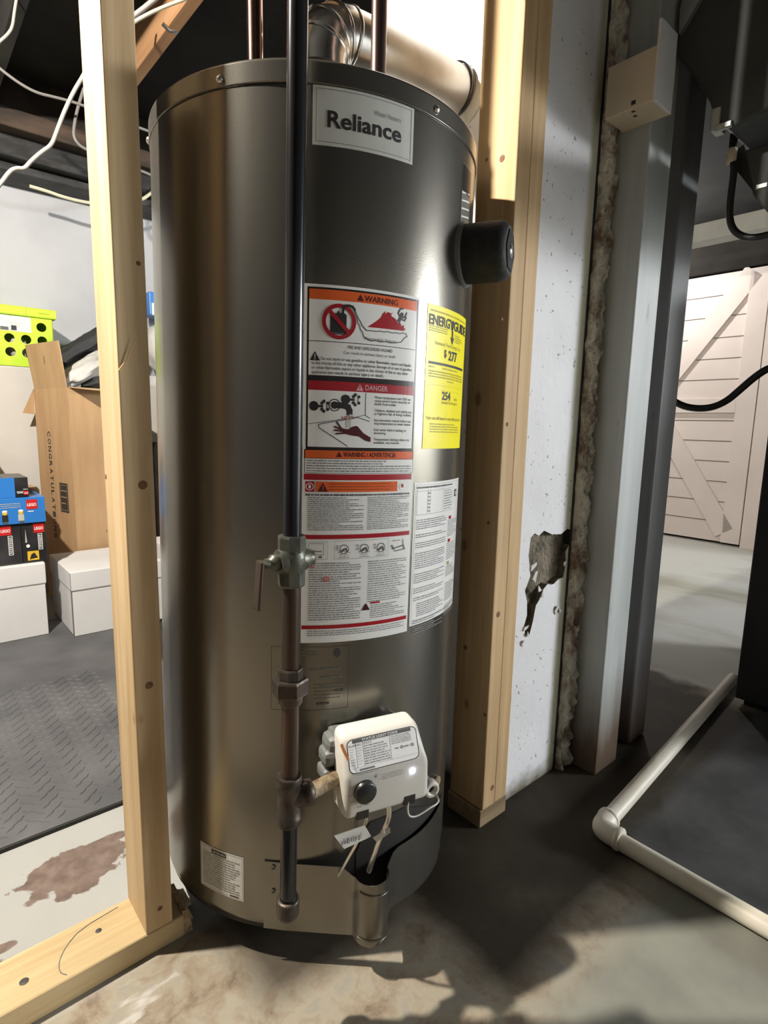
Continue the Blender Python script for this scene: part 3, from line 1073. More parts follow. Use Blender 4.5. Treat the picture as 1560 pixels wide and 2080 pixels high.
# pictogram: no petrol can, vapour, fire
cx, cy = 0.0440, 0.8815
p.rect(0.0325, 0.8655, 0.0535, 0.8905, 'black', 3)
p.poly([(0.0325, 0.8905), (0.0535, 0.8905), (0.0505, 0.8925), (0.0420, 0.8925)], 'black', 3)
p.rect(0.0415, 0.8920, 0.0440, 0.8945, 'black', 3)
p.rect(0.0340, 0.8668, 0.0510, 0.8674, 'ink_soft', 4)
p.ring(cx, cy, 0.0222, 0.0172, 'red', 5)
p.line([(cx - 0.0135, cy + 0.0135), (cx + 0.0135, cy - 0.0135)], 0.0052, 'red', 5)
p.line([pt(696, 636), pt(697, 626), pt(701, 621.5), pt(709, 621.5), pt(716, 624), pt(720, 630)], 0.0032, 'black', 6)
up_ = [pt(*q) for q in ((720, 630), (725, 641), (728, 648), (732, 654), (735, 661), (739, 666), (744, 671.5), (753, 672), (762, 673.5), (771, 673), (779, 674.5), (787, 674), (795, 676.5), (803, 676), (811, 678), (817, 676.5), (824, 679), (826, 684), (820, 687))]
lo_ = [pt(*q) for q in ((718, 628), (722, 641), (725, 649), (726, 656), (730, 662), (731, 668), (736, 675), (738, 684), (745, 689), (753, 693), (763, 692), (772, 695), (783, 694.5), (794, 697), (804, 696.5), (814, 695), (818, 690), (820, 687))]
p.line(up_, 0.0010, 'black', 4)
p.line(lo_, 0.0010, 'black', 4)
p.text('Flammable Vapors', 0.0785, 0.8613, 0.0058, 'ink_mid', 3, 0, fit=0.047)
fl = [pt(*q) for q in ((746, 664.5), (762, 654), (778, 641), (787, 634), (792, 636), (795, 643), (800, 646), (804, 650), (807, 657), (812, 655), (815, 663), (819, 660), (820, 667), (823, 669), (818, 672.5), (790, 669))]
p.poly(fl, 'red', 3)
p.poly([pt(*q) for q in ((772, 647), (776, 638), (783, 632), (780, 643))], 'red', 3)
p.poly([pt(*q) for q in ((786, 641), (790, 638), (798, 635.5), (794, 639), (788, 646))], 'red', 4)
# burning figure
p.disc(*pt(815.5, 639), 0.0026, 'black', 4)
p.line([pt(815, 642), pt(809, 653)], 0.0046, 'black', 4)
p.line([pt(812, 645), pt(808, 636), pt(813, 627), pt(818, 628)], 0.0020, 'black', 4)
p.line([pt(817, 646), pt(822, 644), pt(825, 636)], 0.0020, 'black', 4)
p.line([pt(815, 649), pt(821, 652), pt(824, 645)], 0.0020, 'black', 4)
# text of the upper panel
p.text('FIRE AND EXPLOSION HAZARD', W / 2 + 0.006, 0.8485, 0.0056, 'ink_mid', 3, 0.012, fit=0.064, center=True)
p.text('Can result in serious injury or death', W / 2 + 0.006, 0.8415, 0.0056, 'ink_mid', 3, 0.0, fit=0.074, center=True)
p.warn(0.0135, 0.8372, 0.0115, 'black', 'paper', 3)
for i, (s, xx, ww) in enumerate((('Do not store or use gasoline or other flammable vapors and liquids', 0.021, 0.130), ('in the vicinity of this or any other appliance. Storage of or use of gasoline', 0.0095, 0.143), ('or other flammable vapors or liquids in the vicinity of this or any other', 0.0095, 0.137), ('appliance can result in serious injury or death.', 0.0095, 0.098))):
    p.text(s, xx, 0.8325 - 0.0058 * i, 0.0054, 'ink_mid', 3, 0.012, fit=ww)
# danger panel
p.warn(0.0735, 0.8000, 0.0088, 'pink', 'red', 3)
p.text('DANGER', 0.0810, 0.7968, 0.0096, 'pink', 3, 0.018, fit=0.0330)
for bx, by in ((0.0125, 0.7735), (0.0540, 0.7835)):
    p.disc(bx + 0.0005, by, 0.0062, 'black', 3)
    for q in ((0.011, 0.004), (0.011, -0.004), (0.016, 0.0), (0.0135, 0.0065), (0.0135, -0.0065), (0.0185, 0.004), (0.0185, -0.004)):
        p.disc(bx + q[0], by + q[1], 0.0021, 'black', 3)
    p.line([(bx + 0.006, by), (bx + 0.014, by)], 0.0032, 'black', 3)
    p.disc(bx + 0.0145, by, 0.0021, 'paper', 4)
p.ring(0.0400, 0.7755, 0.0080, 0.0068, 'black', 3)
p.disc(0.0400, 0.7755, 0.0048, 'black', 4)
p.line([(0.0400, 0.7755), (0.0520, 0.7755), (0.0580, 0.7735), (0.0600, 0.7690), (0.0602, 0.7655)], 0.0080, 'black', 3)
p.rect(0.0555, 0.7465, 0.0625, 0.7650, 'silver_label', 3)
p.text('HOT', 0.0495, 0.7570, 0.0072, 'red', 5, 0.0, fit=0.0165)
p.line([(0.006, 0.7500), (0.060, 0.7590), (0.082, 0.7640)], 0.0007, 'black', 3)
p.line([(0.082, 0.7930), (0.082, 0.7640), (0.089, 0.7600)], 0.0007, 'black', 3)
p.line([(0.058, 0.7225), (0.0200, 0.7455), (0.0195, 0.7495), (0.026, 0.7515), (0.072, 0.7605), (0.088, 0.7560)], 0.0009, 'black', 3)
hand = [(0.0445, 0.7520), (0.0475, 0.7475), (0.0520, 0.7455), (0.0590, 0.7445), (0.0640, 0.7480), (0.0700, 0.7495), (0.0725, 0.7480), (0.0800, 0.7400), (0.0905, 0.7345), (0.0905, 0.7285), (0.0830, 0.7300), (0.0740, 0.7355), (0.0640, 0.7365), (0.0540, 0.7385), (0.0480, 0.7430)]
p.poly(hand, 'maroon', 4)
for a_, b_ in (((0.049, 0.746), (0.0435, 0.7535)), ((0.050, 0.744), (0.0405, 0.7475)), ((0.052, 0.742), (0.0405, 0.7428)), ((0.054, 0.7395), (0.0425, 0.7382))):
    p.line([a_, b_], 0.0022, 'maroon', 4)
ty = 0.7865
for i, s in enumerate(('Water temperature over 125F can', 'cause severe burns instantly or', 'death from scalds.', '', 'Children, disabled and elderly are', 'at highest risk of being scalded.', '', 'See instruction manual before set-', 'ting temperature at water heater.', '', 'Feel water before bathing or', 'showering.', '', 'Temperature limiting valves are', 'available, see manual.')):
    if s:
        p.text(s, 0.0950, ty - 0.0043 * i, 0.0049, 'ink_mid', 3, 0.012, fit=min(0.0600, len(s) * 0.00185))
# bilingual bar
p.rect(0.001, 0.7050, W - 0.001, 0.7170, 'frame_black', 1)
p.rect(0.0025, 0.7055, W - 0.0025, 0.7160, 'orange', 2)
p.warn(0.0475, 0.7110, 0.0070, 'maroon', None, 3)
p.text('WARNING / ADVERTENCIA', 0.0530, 0.7080, 0.0088, 'maroon', 3, 0.02, fit=0.078)
p.rect(0.0015, 0.6855, W - 0.0015, 0.7055, 'ink_mid', 1)
p.rect(0.0025, 0.6862, W - 0.0025, 0.7048, 'paper', 2)
p.lines(0.004, 0.6870, W - 0.005, 0.7040, 5, 'ink_soft', 3, 0.5, 11, 0.5)
p.rect(0.001, 0.6765, W - 0.003, 0.6845, 'red', 2)
# stop row
p.rect(0.003, 0.6605, 0.0150, 0.6745, 'red', 2)
p.ring(0.0090, 0.6675, 0.0052, 0.0042, 'paper', 3, 20)
p.rect(0.0075, 0.6650, 0.0105, 0.6700, 'paper', 3)
p.rect(0.0165, 0.6605, 0.1350, 0.6745, 'orange', 2)
p.warn(0.0265, 0.6668, 0.0115, 'maroon', 'orange', 3)
p.lines(0.0340, 0.6620, 0.1300, 0.6735, 3, 'maroon', 3, 0.16, 12, 0.1)
p.disc(0.1435, 0.6675, 0.0052, 'white_ink', 2)
p.rect(0.1415, 0.6655, 0.1455, 0.6705, 'red', 3)
# operating text, two columns
p.lines(0.003, 0.6545, W - 0.006, 0.6585, 1, 'ink_mid', 3, 0.6, 13, 0.0)
p.lines(0.006, 0.6075, 0.0835, 0.6540, 17, 'ink_soft', 3, 0.46, 14, 0.45)
p.lines(0.0900, 0.6075, W - 0.006, 0.6540, 18, 'ink_soft', 3, 0.46, 15, 0.35)
p.rect(0.0, 0.5960, W - 0.003, 0.6020, 'red', 2)
# small drawings of the dial
p.frame(0.005, 0.5680, 0.0345, 0.5925, 0.0004, 'ink_soft', 3)
p.frame(0.0080, 0.5740, 0.0290, 0.5900, 0.0005, 'ink_mid', 3)
p.line([(0.010, 0.582), (0.018, 0.579), (0.026, 0.579)], 0.0012, 'ink_mid', 4)
p.rect(0.022, 0.5700, 0.0265, 0.5725, 'ink_mid', 4)
p.frame(0.0435, 0.5680, 0.1235, 0.5935, 0.0004, 'ink_soft', 3)
for cxx in (0.0570, 0.0860, 0.1115):
    p.ring(cxx, 0.5815, 0.0066, 0.0056, 'ink_mid', 3, 24)
    p.line([(cxx - 0.0035, 0.5785), (cxx + 0.002, 0.5825), (cxx + 0.004, 0.5785)], 0.0022, 'ink_mid', 4)
    for a in range(-2, 3):
        p.line([(cxx + 0.0078 * math.sin(a * .5 + PI), 0.5815 + 0.0078 * math.cos(a * .5 + PI)), (cxx + 0.0095 * math.sin(a * .5 + PI), 0.5815 + 0.0095 * math.cos(a * .5 + PI))], 0.0008, 'ink_mid', 4)
    p.lines(cxx - 0.007, 0.5695, cxx + 0.007, 0.5715, 1, 'ink_soft', 3, 0.5, int(cxx * 1e4), 0)
    p.lines(cxx - 0.011, 0.5800, cxx - 0.0085, 0.5880, 3, 'ink_mid', 3, 0.5, int(cxx * 1e4) + 1, 0)
p.line([(0.1300, 0.5780), (0.1490, 0.5815), (0.1520, 0.5760), (0.1340, 0.5745)], 0.0014, 'ink_mid', 4)
p.line([(0.1290, 0.5830), (0.1330, 0.5770)], 0.0018, 'ink_mid', 4)
p.line([(0.1480, 0.5905), (0.1500, 0.5800)], 0.0010, 'ink_mid', 4)
p.lines(0.1300, 0.5885, 0.1440, 0.5910, 1, 'ink_soft', 3, 0.5, 31, 0)
# lower columns
p.lines(0.009, 0.4810, 0.0820, 0.5640, 26, 'ink_soft', 3, 0.42, 16, 0.5)
p.lines(0.0930, 0.5030, W - 0.007, 0.5640, 19, 'ink_soft', 3, 0.42, 17, 0.3)
for (qx, qy) in ((0.0130, 0.5595), (0.0335, 0.5405)):
    p.disc(qx, qy, 0.0044, 'paper', 4)
    p.ring(qx, qy, 0.0040, 0.0028, 'brightred', 5, 20)
    p.rect(qx - 0.0008, qy - 0.002, qx + 0.0008, qy + 0.002, 'red', 5)
p.warn(0.0905, 0.4975, 0.0105, 'maroon', None, 4)
p.rect(0.0980, 0.5010, 0.1120, 0.5035, 'red', 4)
p.lines(0.0980, 0.4790, W - 0.008, 0.5000, 7, 'ink_soft', 3, 0.42, 18, 0.4)
p.rect(0.0, 0.4690, W - 0.003, 0.4745, 'red', 2)
p.lines(0.008, 0.4585, W - 0.008, 0.4675, 3, 'ink_soft', 3, 0.4, 19, 0.4)
p.build('warning_label', heater)['label'] = 'white warning label with orange and red bands'

# ---- second, plain instruction label
T0 = 41.0
W = sheet(74.6 - T0)
p = Print(wrap(T0), STRIP)
p.rect(0, 0.4550, W, 0.6710, 'paper', 0)
p.frame(0.003, 0.4585, W - 0.003, 0.6675, 0.0004, 'ink_soft', 1)
p.lines(0.005, 0.6610, 0.1080, 0.6660, 1, 'ink_mid', 2, 0.5, 41, 0)
for cxx in (0.006, 0.030, 0.036, 0.072, 0.110):
    p.rect(cxx, 0.6230, cxx + 0.0005, 0.6600, 'ink_soft', 2)
p.rect(0.006, 0.6580, 0.1105, 0.6585, 'ink_soft', 2).rect(0.006, 0.6230, 0.1105, 0.6235, 'ink_soft', 2)
p.lines(0.0300, 0.6250, 0.0370, 0.6570, 6, 'ink_soft', 2, 0.4, 42, 0)
p.lines(0.0760, 0.6250, 0.1080, 0.6570, 8, 'ink_soft', 2, 0.4, 43, 0.2)
p.disc(0.1270, 0.6480, 0.0075, 'ink_mid', 2, ry=0.0062)
p.rect(0.120, 0.6425, 0.1340, 0.6535, 'ink_mid', 2)
p.text('CSA', 0.1270, 0.6455, 0.0070, 'white_ink', 3, 0.02, center=True)
y = 0.6170
for i, (rows, gap) in enumerate(((5, .006), (2, .006), (3, .006), (8, .006), (5, .006), (3, .005), (2, .003), (7, .004), (2, .003), (4, 0))):
    h = rows * 0.0032
    p.lines(0.006 if i not in (7,) else 0.014, y - h, 0.088 if i != 3 else 0.086, y, rows, 'ink_soft', 2, 0.45, 50 + i, 0.35)
    y -= h + gap
y = 0.6130
for i, (c, rows) in enumerate((('red', 9), ('red', 9), ('green_ink', 6), (None, 10), (None, 6))):
    if c:
        p.rect(0.0985, y - 0.0052, 0.1090, y, c, 2)
    p.lines(0.0950, y - 0.006 - rows * 0.0031, 0.1420, y - 0.006, rows, 'ink_soft', 2, 0.42, 70 + i, 0.45)
    y -= 0.0095 + rows * 0.0031 if c else 0.0055 + rows * .0031
p.lines(0.006, 0.4600, W - 0.006, 0.4640, 1, 'ink_soft', 2, 0.4, 90, 0)
p.build('instruction_label', heater)['label'] = 'white instruction label of small grey print'

# ---- yellow energy label
T0 = 43.8
W = sheet(73.0 - T0)
p = Print(wrap(T0), STRIP)
p.rect(0, 0.7200, W, 0.9225, 'yellow', 0)
p.lines(0.006, 0.9120, W - 0.008, 0.9165, 1, 'yellow_ink', 1, 0.5, 100, 0)
p.text('ENERGY', 0.0035, 0.8955, 0.0190, 'black', 2, 0.03, fit=0.0650)
p.text('GUIDE', 0.0700, 0.8955, 0.0190, 'black', 2, 0.03, fit=0.0560)
p.line([(0.0640, 0.9065), (0.0660, 0.8890), (0.0660, 0.8800)], 0.0036, 'black', 3)
p.line([(0.0690, 0.9065), (0.0665, 0.8980)], 0.0034, 'black', 3)
p.poly([(0.0600, 0.8840), (0.0720, 0.8840), (0.0660, 0.8740)], 'black', 3)
p.lines(0.004, 0.8855, 0.0500, 0.8945, 3, 'yellow_ink', 1, 0.5, 101, 0.6)
p.lines(0.0760, 0.8780, 0.1080, 0.8905, 4, 'yellow_ink', 1, 0.5, 102, 0.6)
p.text('Estimated Yearly Energy Cost', 0.0190, 0.8690, 0.0070, 'yellow_ink', 1, 0.01, fit=0.0820)
p.text('$', 0.0430, 0.8540, 0.0150, 'black', 2, 0.02)
p.text('277', 0.0560, 0.8510, 0.0190, 'black', 2, 0.03, fit=0.0310)
p.rect(0.0060, 0.8410, W - 0.010, 0.8445, 'black', 2)
p.lines(0.0065, 0.8355, 0.0200, 0.8390, 1, 'yellow_ink', 1, 0.6, 103, 0)
p.lines(0.0400, 0.8350, 0.0920, 0.8390, 1, 'yellow_ink', 1, 0.5, 104, 0)
p.lines(0.0070, 0.8220, W - 0.010, 0.8330, 3, 'yellow_ink', 1, 0.5, 105, 0.2)
p.lines(0.0550, 0.8175, 0.0780, 0.8215, 1, 'yellow_ink', 1, 0.5, 106, 0)
p.rect(0.0060, 0.8120, W - 0.010, 0.8123, 'yellow_ink', 1)
p.rect(0.0380, 0.8050, W - 0.020, 0.8053, 'yellow_ink', 1)
p.text('254', 0.0420, 0.7925, 0.0165, 'black', 2, 0.03, fit=0.0270)
p.text('therms', 0.0830, 0.7930, 0.0070, 'yellow_ink', 1, 0.02, fit=0.0140)
p.text('Estimated Yearly Energy Use', 0.0420, 0.7865, 0.0060, 'yellow_ink', 1, 0.01, fit=0.0560)
p.text('Your cost will depend on your utility rates and use.', 0.0050, 0.7625, 0.0070, 'yellow_ink', 1, 0.014, fit=0.1180)
p.lines(0.0140, 0.7430, 0.1100, 0.7580, 4, 'yellow_ink', 1, 0.45, 107, 0.35)
p.build('energy_label', heater)['label'] = 'bright yellow energy cost label'

# ---- faint printed rating plate and the small sticker, side badge
T0 = -5.4
W = sheet(18.9 - T0)
p = Print(wrap(T0), STRIP, 0.0003)
p.frame(0, 0.3490, W, 0.4430, 0.0005, 'decal_dark', 0)
p.disc(0.0920, 0.4330, 0.0050, 'decal_dark', 1, ry=0.0065)
p.lines(0.0420, 0.4290, 0.0650, 0.4380, 2, 'decal_grey', 1, 0.4, 120, 0.1)
for i, (a, b, z) in enumerate(((0.055, 0.098, 0.4070), (0.068, 0.100, 0.3945), (0.068, 0.086, 0.3830), (0.090, 0.102, 0.3740), (0.064, 0.082, 0.3560), (0.02, 0.03, 0.36))):
    p.lines(a, z, b, z + 0.006, 1, 'decal_dark' if i in (3, 4) else 'decal_grey', 1, 0.6, 121 + i, 0.1)
p.lines(0.060, 0.3640, 0.100, 0.3900, 5, 'decal_grey', 1, 0.14, 130, 0.4)
p.build('rating_plate', heater)['label'] = 'faint printed rating plate behind the gas pipe'
T0 = -33.0
W = sheet(-14.8 - T0)
p = Print(wrap(T0), STRIP)
p.rect(0, 0.0350, W, 0.1090, 'paper_matt', 0)
p.frame(0.002, 0.0370, W - 0.002, 0.1070, 0.0004, 'ink_soft', 1)
p.rect(0.0240, 0.0985, 0.0520, 0.1055, 'decal_dark', 1)
p.lines(0.0270, 0.0995, 0.0500, 0.1045, 1, 'paper_matt', 2, 0.3, 139, 0)
p.lines(0.0060, 0.0420, W - 0.006, 0.0980, 14, 'ink_soft', 1, 0.42, 140, 0.25)
p.rect(0.0580, 0.0385, 0.0740, 0.0405, 'decal_dark', 1)
p.build('caution_sticker', heater)['label'] = 'small cream caution sticker low on the left'
T0 = 60.5
p = Print(wrap(T0), STRIP)
W = sheet(9)
p.rect(0, 1.030, W, 1.132, 'cap', 0)
p.rect(0.001, 1.095, W, 1.131, 'frame_black', 1)
for i in range(5):
    p.line([(0.003, 1.092 - 0.011 * i), (W - 0.004, 1.100 - 0.011 * i)], 0.0022, 'white_ink', 1)
p.build('side_badge', heater)['label'] = 'dark side badge with pale slanted marks'

# ---- foam cap over the relief valve
th = 67.5
rel = MB()
ax = cyl_pt(th, 1, 0)
rel.lathe([(0.0405, -0.006), (0.0425, 0.003), (0.0425, 0.050), (0.0405, 0.062), (0.034, 0.067)], 'black_foam', cyl_pt(th, R, 1.013), ax, 40)
rv = rel.build('relief_valve_cover', heater)
rv['label'] = 'black foam cover over the side relief valve'
m2 = MB()
m2.lathe([(0.030, 0.065), (0.030, 0.0690), (0.0, 0.0690)], 'black_plastic', cyl_pt(th, R, 1.013), ax, 6, smooth=False)
m2.lathe([(0.010, 0.066), (0.010, 0.0700), (0.0, 0.0710)], 'silver', cyl_pt(th, R, 1.013), ax, 16)
m2.build('valve_end', rv)
m2 = MB()
m2.lathe([(0.0475, -0.010), (0.0475, 0.0015), (0.0430, 0.0035)], 'grey_plastic', cyl_pt(th, R, 1.013), ax, 40)
m2.build('washer', rv)

# ---- burner door plate and cover
mb = MB()
nA = 26
vs, fs = [], []
for i in range(nA + 1):
    t = 23 + (65 - 23) * i / nA
    vs += [cyl_pt(t, R + 0.0012, 0.012), cyl_pt(t, R + 0.0012, 0.158 - 0.045 * max(0, (27 - t) / 4) - 0.05 * max(0, (t - 42) / 23))]
for i in range(nA):
    fs.append([2 * i, 2 * i + 2, 2 * i + 3, 2 * i + 1])
mb.add(vs, fs, 'void', True)
mb.build('burner_door', heater)['label'] = 'dark burner opening above the cover'
# sheet-metal cover: flat left wing, rounded snout, right wing
prof = []


def loc(r, t):
    v = cyl_pt(t, r, 0)
    return (v.x, v.y)


for i in range(7):
    prof.append(loc(R + 0.0028, -7.5 + i * 0.5))
pa, pb = Vector(loc(R + 0.004, -4)), Vector(loc(0.2835, 19.9))
for i in range(1, 9):
    prof.append(tuple(pa.lerp(pb, i / 8)))
# snout: half round
sc_ = Vector(loc(0.2875, 25.8))
sr = 0.0265
st = Vector((math.sin(math.radians(25.6)), -math.cos(math.radians(25.6))))
sd = Vector((st.y, -st.x)) * -1
for i in range(13):
    a = PI * (-0.5 + i / 12)
    q = sc_ + st * (sr * math.cos(a)) + Vector((math.cos(math.radians(25.6)), math.sin(math.radians(25.6)))) * (sr * math.sin(a))
    prof.append(tuple(q))
pa, pb = Vector(loc(0.272, 33.5)), Vector(loc(R + 0.004, 66))
for i in range(1, 13):
    t = i / 12
    q = pa.lerp(pb, t)
    rr = max(q.length, R + 0.006)
    q = q.normalized() * (rr + 0.004 * math.sin(PI * t))
    prof.append(tuple(q))
for i in range(5):
    prof.append(loc(R + 0.0028, 66.5 + i * 1.2))
n = len(prof)
i_s0, i_s1 = 15, 28
mb = MB()
vs, fs = [], []
zt_, zb_ = 0.111, 0.0005
levels = 8
for j in range(levels + 1):
    for i, (x, y) in enumerate(prof):
        zt = zt_
        if i_s0 - 2 < i <= i_s1:
            zt = zt_ - 0.012
        if i > i_s1:
            zt = zt_ - 0.010 + 0.006 * (i - i_s1) / 12
        zb = zb_
        if i_s0 <= i < i_s1:
            zb = zb_ - 0.006 * math.sin(PI * (i - i_s0) / (i_s1 - 1 - i_s0))
        z = zb + (zt - zb) * j / levels
        k = 1.0
        if i_s0 <= i < i_s1 and j == 0:
            k = 0.986
        vs.append((x * k, y * k, z))
for j in range(levels):
    for i in range(n - 1):
        fs.append([j * n + i, j * n + i + 1, (j + 1) * n + i + 1, (j + 1) * n + i])
mb.add(vs, fs, 'jacket', True)
cov = mb.build('burner_cover', heater)
md = cov.modifiers.new('thickness', 'SOLIDIFY')
md.thickness = 0.0012
md.offset = -1
me_ = cov.modifiers.new('sharp', 'EDGE_SPLIT')
me_.split_angle = math.radians(38)
for z in (0.084, 0.045):
    m2 = MB()
    p_ = cyl_pt(-4.2, R + 0.0045, z + 0.02)
    m2.lathe([(0.0032, 0), (0.0026, 0.001), (0.0, 0.0012)], 'decal_dark', p_, cyl_pt(-4.2, 1, 0), 12)
    m2.build('screw_hole', cov)
for (a, z) in ((25.6, 0.082), (25.6, 0.008)):
    m2 = MB()
    pts = []
    for i in range(9):
        b = PI * (-0.36 + 0.72 * i / 8)
        q = sc_ + st * ((sr + 0.0012) * math.cos(b)) + Vector((math.cos(math.radians(25.6)), math.sin(math.radians(25.6)))) * ((sr + 0.0012) * math.sin(b))
        pts.append((q.x, q.y, z - 0.004 * math.sin(b)))
    m2.tube(pts, 0.0007, 'jacket', 8)
    m2.build('crease', cov)

# ---- gas control valve
TV = 26.0
VD = Vector((math.sin(math.radians(TV)), -math.cos(math.radians(TV)), 0))


def vp(tx, r, z):
    tx = tx + 0.008
    a = math.radians(TV)
    return Vector((r * math.sin(a) + tx * math.cos(a), -r * math.cos(a) + tx * math.sin(a), z))


gv = MB()
bm = bmesh.new()
pr = [(0.286, 0.232), (0.335, 0.230), (0.338, 0.293), (0.3185, 0.3420), (0.286, 0.3480)]
lft = [-0.074, -0.074, -0.0745, -0.075, -0.075]
rgt = [0.056, 0.056, 0.0540, 0.040, 0.040]
a_ = [bm.verts.new(vp(lft[i], *pr[i])) for i in range(5)]
b_ = [bm.verts.new(vp(rgt[i], *pr[i])) for i in range(5)]
bm.faces.new(a_[::-1])
bm.faces.new(b_)
for i in range(5):
    bm.faces.new([a_[i], a_[(i + 1) % 5], b_[(i + 1) % 5], b_[i]])
bmesh.ops.recalc_face_normals(bm, faces=list(bm.faces))
bmesh.ops.bevel(bm, geom=list(bm.edges), offset=0.0105, segments=4, profile=0.5, affect='EDGES')
gv.add_bm(bm, 'white_plastic', True)
gvo = gv.build('gas_control', heater)
gvo['label'] = 'white gas control box with dial and status light'
m2 = MB()


def vbox(tx0, tx1, r0, r1, z0, z1, mat, bev=0.003, mbx=None):
    (mbx or m2).hexa([vp(tx0, r1, z0), vp(tx1, r1, z0), vp(tx1, r0, z0), vp(tx0, r0, z0), vp(tx0, r1, z1), vp(tx1, r1, z1), vp(tx1, r0, z1), vp(tx0, r0, z1)], mat, bev, 2)


vbox(-0.070, 0.040, 0.250, 0.300, 0.242, 0.326, 'grey_plastic', 0.006)
vbox(-0.084, -0.036, 0.262, 0.298, 0.296, 0.329, 'grey_plastic', 0.010)
vbox(-0.030, 0.032, 0.262, 0.300, 0.300, 0.331, 'grey_plastic', 0.010)
vbox(-0.090, -0.070, 0.268, 0.300, 0.290, 0.312, 'grey_plastic', 0.007)
vbox(-0.091, -0.072, 0.268, 0.300, 0.268, 0.286, 'grey_plastic', 0.005)
vbox(-0.086, -0.070, 0.272, 0.296, 0.262, 0.296, 'black_plastic', 0.004)
m2.build('valve_body', gvo)
m2 = MB()
m2.lathe([(0.0155, 0.0), (0.0150, 0.008), (0.0130, 0.0095), (0.0, 0.0098)], 'black_plastic', vp(-0.0475, 0.3362, 0.2720), VD, 32)
m2.build('knob', gvo)['label'] = 'black temperature dial'
m2 = MB()
m2.lathe([(0.0040, -0.001), (0.0040, 0.0014), (0.0026, 0.0030), (0.0, 0.0036)], 'led', vp(0.0245, 0.3372, 0.2825), VD, 16)
m2.build('status_light', gvo)['label'] = 'glowing blue-white status light'
m2 = MB()
vbox(-0.057, -0.039, 0.3200, 0.3362, 0.2295, 0.2420, 'black_plastic', 0.001)
m2.build('socket', gvo)
m2 = MB()
vbox(0.0140, 0.0320, 0.3200, 0.3364, 0.2310, 0.2450, 'black_plastic', 0.001)
m2.build('socket', gvo)
# status label on the sloped face
so = vp(-0.0195, 0.33790, 0.2930)
sv = (vp(0, 0.3185, 0.3420) - vp(0, 0.338, 0.293)).normalized()
sxd = (vp(1, 0.33, 0.3) - vp(0, 0.33, 0.3)).normalized()
VD = Vector((math.sin(math.radians(TV)), -math.cos(math.radians(TV)), 0))
fn = plane_fn(so + sv * 0.0, sxd, sv)
_f0 = fn
p = Print(lambda x, y, l: _f0(x * 1.02, y * 0.80 + 0.0012, l), None, 0.0004, 0.00015)


def rrect(x0, y0, x1, y1, r):
    out = []
    for cx_, cy_, a0 in ((x1 - r, y1 - r, 0), (x0 + r, y1 - r, 90), (x0 + r, y0 + r, 180), (x1 - r, y0 + r, 270)):
        for k in range(6):
            a = math.radians(a0 + 18 * k)
            out.append((cx_ + r * math.cos(a), cy_ + r * math.sin(a)))
    return out


p._poly(rrect(-0.048, 0.0055, 0.0545, 0.0595, 0.009), 'frame_black', 0)
p._poly(rrect(-0.0468, 0.0067, 0.0533, 0.0583, 0.008), 'white_ink', 1)
p.rect(-0.040, 0.0525, 0.046, 0.0580, 'ink_mid', 2)
p.text('STATUS LIGHT CODE', -0.026, 0.0538, 0.0052, 'white_ink', 3, 0.02, fit=0.052)
p.rect(-0.046, 0.0140, 0.0525, 0.0143, 'ink_mid', 2)
for xx in (-0.0360, -0.0260, 0.0130):
    p.rect(xx, 0.0143, xx + 0.0004, 0.0525, 'ink_mid', 2)
p.text('FLASHES', -0.0455, 0.0475, 0.0042, 'ink_mid', 2, 0.01, fit=0.0175)
p.text('STATUS', -0.0250, 0.0478, 0.0042, 'ink_mid', 2, 0.01, fit=0.0120)
p.lines(-0.0450, 0.0170, -0.0385, 0.0460, 7, 'ink_soft', 2, 0.2, 201, 0.3)
p.lines(-0.0345, 0.0170, -0.0275, 0.0460, 7, 'ink_soft', 2, 0.2, 202, 0.3)
p.lines(-0.0250, 0.0155, 0.0120, 0.0470, 8, 'ink_soft', 2, 0.42, 203, 0.25)
p.lines(0.0150, 0.0370, 0.0450, 0.0510, 5, 'ink_soft', 2, 0.42, 204, 0.3)
p.lines(0.0190, 0.0285, 0.0260, 0.0315, 1, 'ink_mid', 2, 0.5, 205, 0)
p.lines(0.0330, 0.0285, 0.0420, 0.0315, 1, 'ink_mid', 2, 0.5, 206, 0)
p.ring(0.0295, 0.0300, 0.0024, 0.0012, 'ink_mid', 2, 14)
p.ring(0.0455, 0.0300, 0.0024, 0.0012, 'ink_mid', 2, 14)
for i in range(11):
    p.rect(-0.034 + 0.0020 * i, 0.0085, -0.0325 + 0.0020 * i, 0.0115, 'ink_mid', 2)
p.build('status_label', gvo)
fn = plane_fn(vp(-0.0475, 0.3374, 0.2720), sxd, (0, 0, 1))
p = Print(fn, None, 0.0006, 0.00015)
p.lines(-0.010, 0.0240, 0.0200, 0.0290, 2, 'ink_soft', 0, 0.35, 211, 0.1)
p.text('HOT', -0.0235, -0.003, 0.0045, 'ink_soft', 0)
p.text('VAC', -0.0200, -0.0125, 0.0045, 'ink_soft', 0)
p.lines(-0.010, -0.0225, -0.004, -0.0195, 1, 'ink_soft', 0, 0.6, 213, 0)
p.lines(0.002, -0.0225, 0.009, -0.0195, 1, 'ink_soft', 0, 0.6, 214, 0)
p._poly([(0.0150, 0.0160), (0.0185, 0.0210), (0.0165, 0.0150)], 'ink_mid', 0)
p.build('dial_print', gvo)
p = Print(fn, None, 0.0006, 0.00015)
p.lines(0.0250, 0.0090, 0.0600, 0.0180, 3, 'ink_soft', 0, 0.25, 212, 0.1)
p.build('control_print', gvo)
m2 = MB()
for (t0, z0, t1, z1, w) in ((-0.0725, 0.345, -0.0765, 0.332, .003), (-0.070, 0.331, -0.0745, 0.318, .0022)):
    pass
